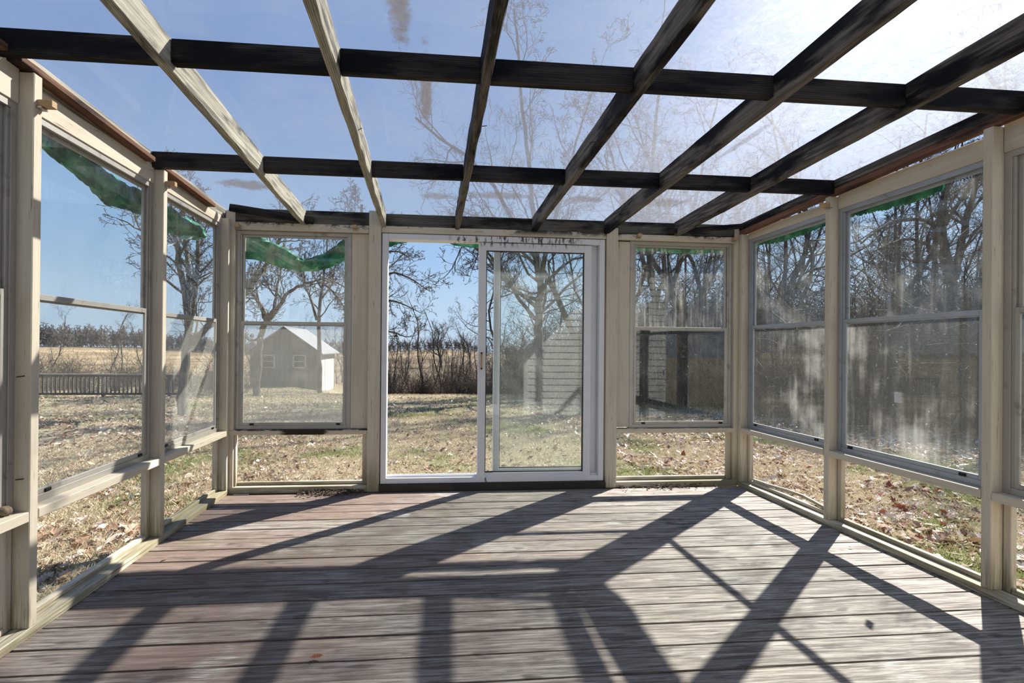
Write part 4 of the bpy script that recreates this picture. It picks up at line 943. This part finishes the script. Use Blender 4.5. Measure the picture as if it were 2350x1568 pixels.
# the uncountable rest of the litter
rng = np.random.RandomState(9)
def litter(n_, name, mats, xr, yr, dens, smin, smax):
    base = []
    for me_ in (LM[0], LM[1], LM[2]):
        v_ = np.array([q.co[:] for q in me_.vertices]); f_ = np.array([list(q.vertices) for q in me_.polygons]); base.append((v_, f_))
    xs_ = rng.uniform(*xr, n_ * 3); ys_ = rng.uniform(*yr, n_ * 3) ; keep = dens(xs_, ys_) > rng.uniform(0, 1, n_ * 3); xs_, ys_ = xs_[keep][:n_], ys_[keep][:n_]
    inside = (xs_ > XL - .12) & (xs_ < XR + .12) & (ys_ < YB + .12); xs_, ys_ = xs_[~inside], ys_[~inside]; n2_ = len(xs_); zs_ = gz(xs_, ys_)
    VV, FF, MI, off = [], [], [], 0
    for b_ in range(3):
        v_, f_ = base[b_]; idx_ = np.arange(b_, n2_, 3); m_ = len(idx_); s_ = rng.uniform(smin, smax, m_); az_ = rng.uniform(0, 6.28, m_); tx = rng.normal(0, .35, m_); ty = rng.normal(0, .35, m_)
        P = v_[None] * s_[:, None, None]; c_, sn = np.cos(az_)[:, None], np.sin(az_)[:, None]; X_, Y_, Z_ = P[..., 0], P[..., 1], P[..., 2]
        Z2 = Z_ + X_ * tx[:, None] + Y_ * ty[:, None]; X2 = c_ * X_ - sn * Y_; Y2 = sn * X_ + c_ * Y_
        VV.append(np.stack([X2 + xs_[idx_][:, None], Y2 + ys_[idx_][:, None], Z2 + zs_[idx_][:, None] + .018], -1).reshape(-1, 3))
        FF.append((f_[None] + (np.arange(m_) * len(v_))[:, None, None] + off).reshape(-1, 4)); MI.append(np.repeat(rng.randint(0, len(mats), m_), len(f_))); off += m_ * len(v_)
    me_ = np_mesh(name, np.concatenate(VV), np.concatenate(FF)); o_ = add(name, me_, list(mats), ground); me_.polygons.foreach_set('material_index', np.concatenate(MI).astype(np.int32)); o_['kind'] = 'stuff'; return o_
clump = lambda x_, y_: .35 + .65 * (np.sin(x_ * 1.9 + np.sin(y_ * 1.3) * 2) * np.sin(y_ * 2.1 + x_ * .7) > -.1)
litter(9000, 'leaf_litter', [LEAF_B, LEAF_T, LEAF_B], (-9, -1.6), (1.0, 13), lambda x_, y_: clump(x_, y_) * np.clip(1.3 - y_ / 13, .15, 1), .045, .105)
litter(12000, 'leaf_litter', [LEAF_T, LEAF_B], (-24, -3), (7, 30), lambda x_, y_: np.clip(1.4 - y_ / 28, .2, 1), .05, .12)
litter(15000, 'leaf_litter', [LEAF_T, LEAF_T, LEAF_B, LEAF_T, LEAF_B, LEAF_T, LEAF_R], (2.7, 13), (1.0, 12), lambda x_, y_: clump(x_, y_) * np.clip(1.25 - y_ / 14, .2, 1), .055, .125)
litter(9000, 'leaf_litter', [LEAF_T, LEAF_B, LEAF_B], (-7, 8), (3.9, 20), lambda x_, y_: clump(x_, y_) * .8, .045, .10)
litter(6000, 'leaf_litter', [LEAF_T, LEAF_B], (9, 24), (5, 22), lambda x_, y_: np.ones_like(x_), .06, .13)
# grass blades
def grass(n_, xr, yr, h0, h1, wdt, dens):
    xs_ = rng.uniform(*xr, n_ * 2); ys_ = rng.uniform(*yr, n_ * 2); k_ = dens(xs_, ys_) > rng.uniform(0, 1, n_ * 2); xs_, ys_ = xs_[k_][:n_], ys_[k_][:n_]
    ins = (xs_ > XL - .12) & (xs_ < XR + .12) & (ys_ < YB + .12); xs_, ys_ = xs_[~ins], ys_[~ins]; n2_ = len(xs_); z_ = gz(xs_, ys_); az_ = rng.uniform(0, 6.28, n2_); h_ = rng.uniform(h0, h1, n2_); le = rng.uniform(.2, 1.3, n2_); la = rng.uniform(0, 6.28, n2_)
    dx, dy_ = np.cos(az_) * wdt, np.sin(az_) * wdt; lx, ly = np.cos(la) * le * h_, np.sin(la) * le * h_
    a_ = np.stack([xs_ - dx, ys_ - dy_, z_ - .01], -1); b_ = np.stack([xs_ + dx, ys_ + dy_, z_ - .01], -1); c_ = np.stack([xs_ + lx * .45 + dx * .7, ys_ + ly * .45 + dy_ * .7, z_ + h_ * .62], -1); d_ = np.stack([xs_ + lx, ys_ + ly, z_ + h_], -1)
    V_ = np.stack([a_, b_, c_, d_], 1).reshape(-1, 3); i_ = np.arange(n2_)[:, None] * 4; return V_, np.concatenate([i_ + [0, 1, 2], i_ + [0, 2, 3]])
parts = [grass(70000, (-6.5, -1.6), (1.2, 8), .02, .055, .0016, lambda x_, y_: 1.2 - y_ / 12), grass(70000, (2.7, 7.5), (1.2, 8), .02, .055, .0016, lambda x_, y_: 1.2 - y_ / 12), grass(110000, (-6, 7), (3.9, 13), .025, .06, .0025, lambda x_, y_: 1.3 - y_ / 16), grass(70000, (-20, 9), (10, 27), .03, .07, .006, lambda x_, y_: np.ones_like(x_))]
off = 0; VV, FF = [], []
for v_, f_ in parts: VV.append(v_); FF.append(f_ + off); off += len(v_)
o = add('grass', np_mesh('grass', np.concatenate(VV), np.concatenate(FF)), GRASS, ground); o['kind'] = 'stuff'

# leaf and crumbs on the deck
def floor_leaf(x_, y_, s, me_, rz, label, nm='fallen_leaf', cat='leaf', zz=.012):
    o_ = bpy.data.objects.new(nm, me_); C.objects.link(o_); o_.location = (x_, y_, zz); o_.scale = (s, s, s * .8); o_.rotation_euler = (0, 0, rz); tag(o_, label, cat)
floor_leaf(-.407, 1.752, .045, LM[7], .2, 'curled rust-brown leaf lying on the deck near the bottom of the photo')
floor_leaf(2.443, 2.512, .021, plain_leaf := LM[4].copy(), 2.7, 'small dark curled leaf on the sunlit deck by the right wall', zz=.010)
plain_leaf.materials.clear(); plain_leaf.materials.append(DARKBOARD)
floor_leaf(-1.40, 2.62, .03, LM[3], 1, 'small reddish leaf on the deck against the left sill plate', zz=.010)
floor_leaf(.60, 1.93, .03, LM[4], .4, 'dark crumpled leaf scrap in the middle of the near deck')
def debris(n_, xr, yr, label, seed):
    r_ = np.random.RandomState(seed); xs_ = np.clip(r_.normal((xr[0] + xr[1]) / 2, (xr[1] - xr[0]) / 4, n_), *xr); ys_ = yr[1] - np.abs(r_.normal(0, (yr[1] - yr[0]) / 2, n_)); V_, F_ = [], []
    for q in range(n_):
        s = r_.uniform(.005, .018); c_ = np.array([xs_[q], ys_[q], .004 + s * .5 + max(0, .02 * (1 - (yr[1] - ys_[q]) / .03)) * r_.rand()]); pts = r_.normal(0, 1, (4, 3)); pts = pts / np.linalg.norm(pts, axis=1)[:, None] * s * [1, 1, .5] + c_; V_.append(pts); b_ = 4 * q; F_ += [(b_, b_ + 1, b_ + 2), (b_, b_ + 2, b_ + 3), (b_, b_ + 3, b_ + 1), (b_ + 1, b_ + 3, b_ + 2)]
    o_ = add('leaf_crumbs', np_mesh('leaf_crumbs', np.concatenate(V_), np.array(F_)), [plain('dead_leaf_crumbs', (.15, .105, .075), .8, .2, .6, 90)]); tag(o_, label, 'debris', None, 'stuff')
debris(700, (-1.0, -.52), (3.66, 3.756), 'crumbled dead leaves heaped on the deck below the left back window', 1)
debris(160, (1.58, 2.40), (3.66, 3.756), 'scattered dark crumbs on the deck below the right back window', 2)
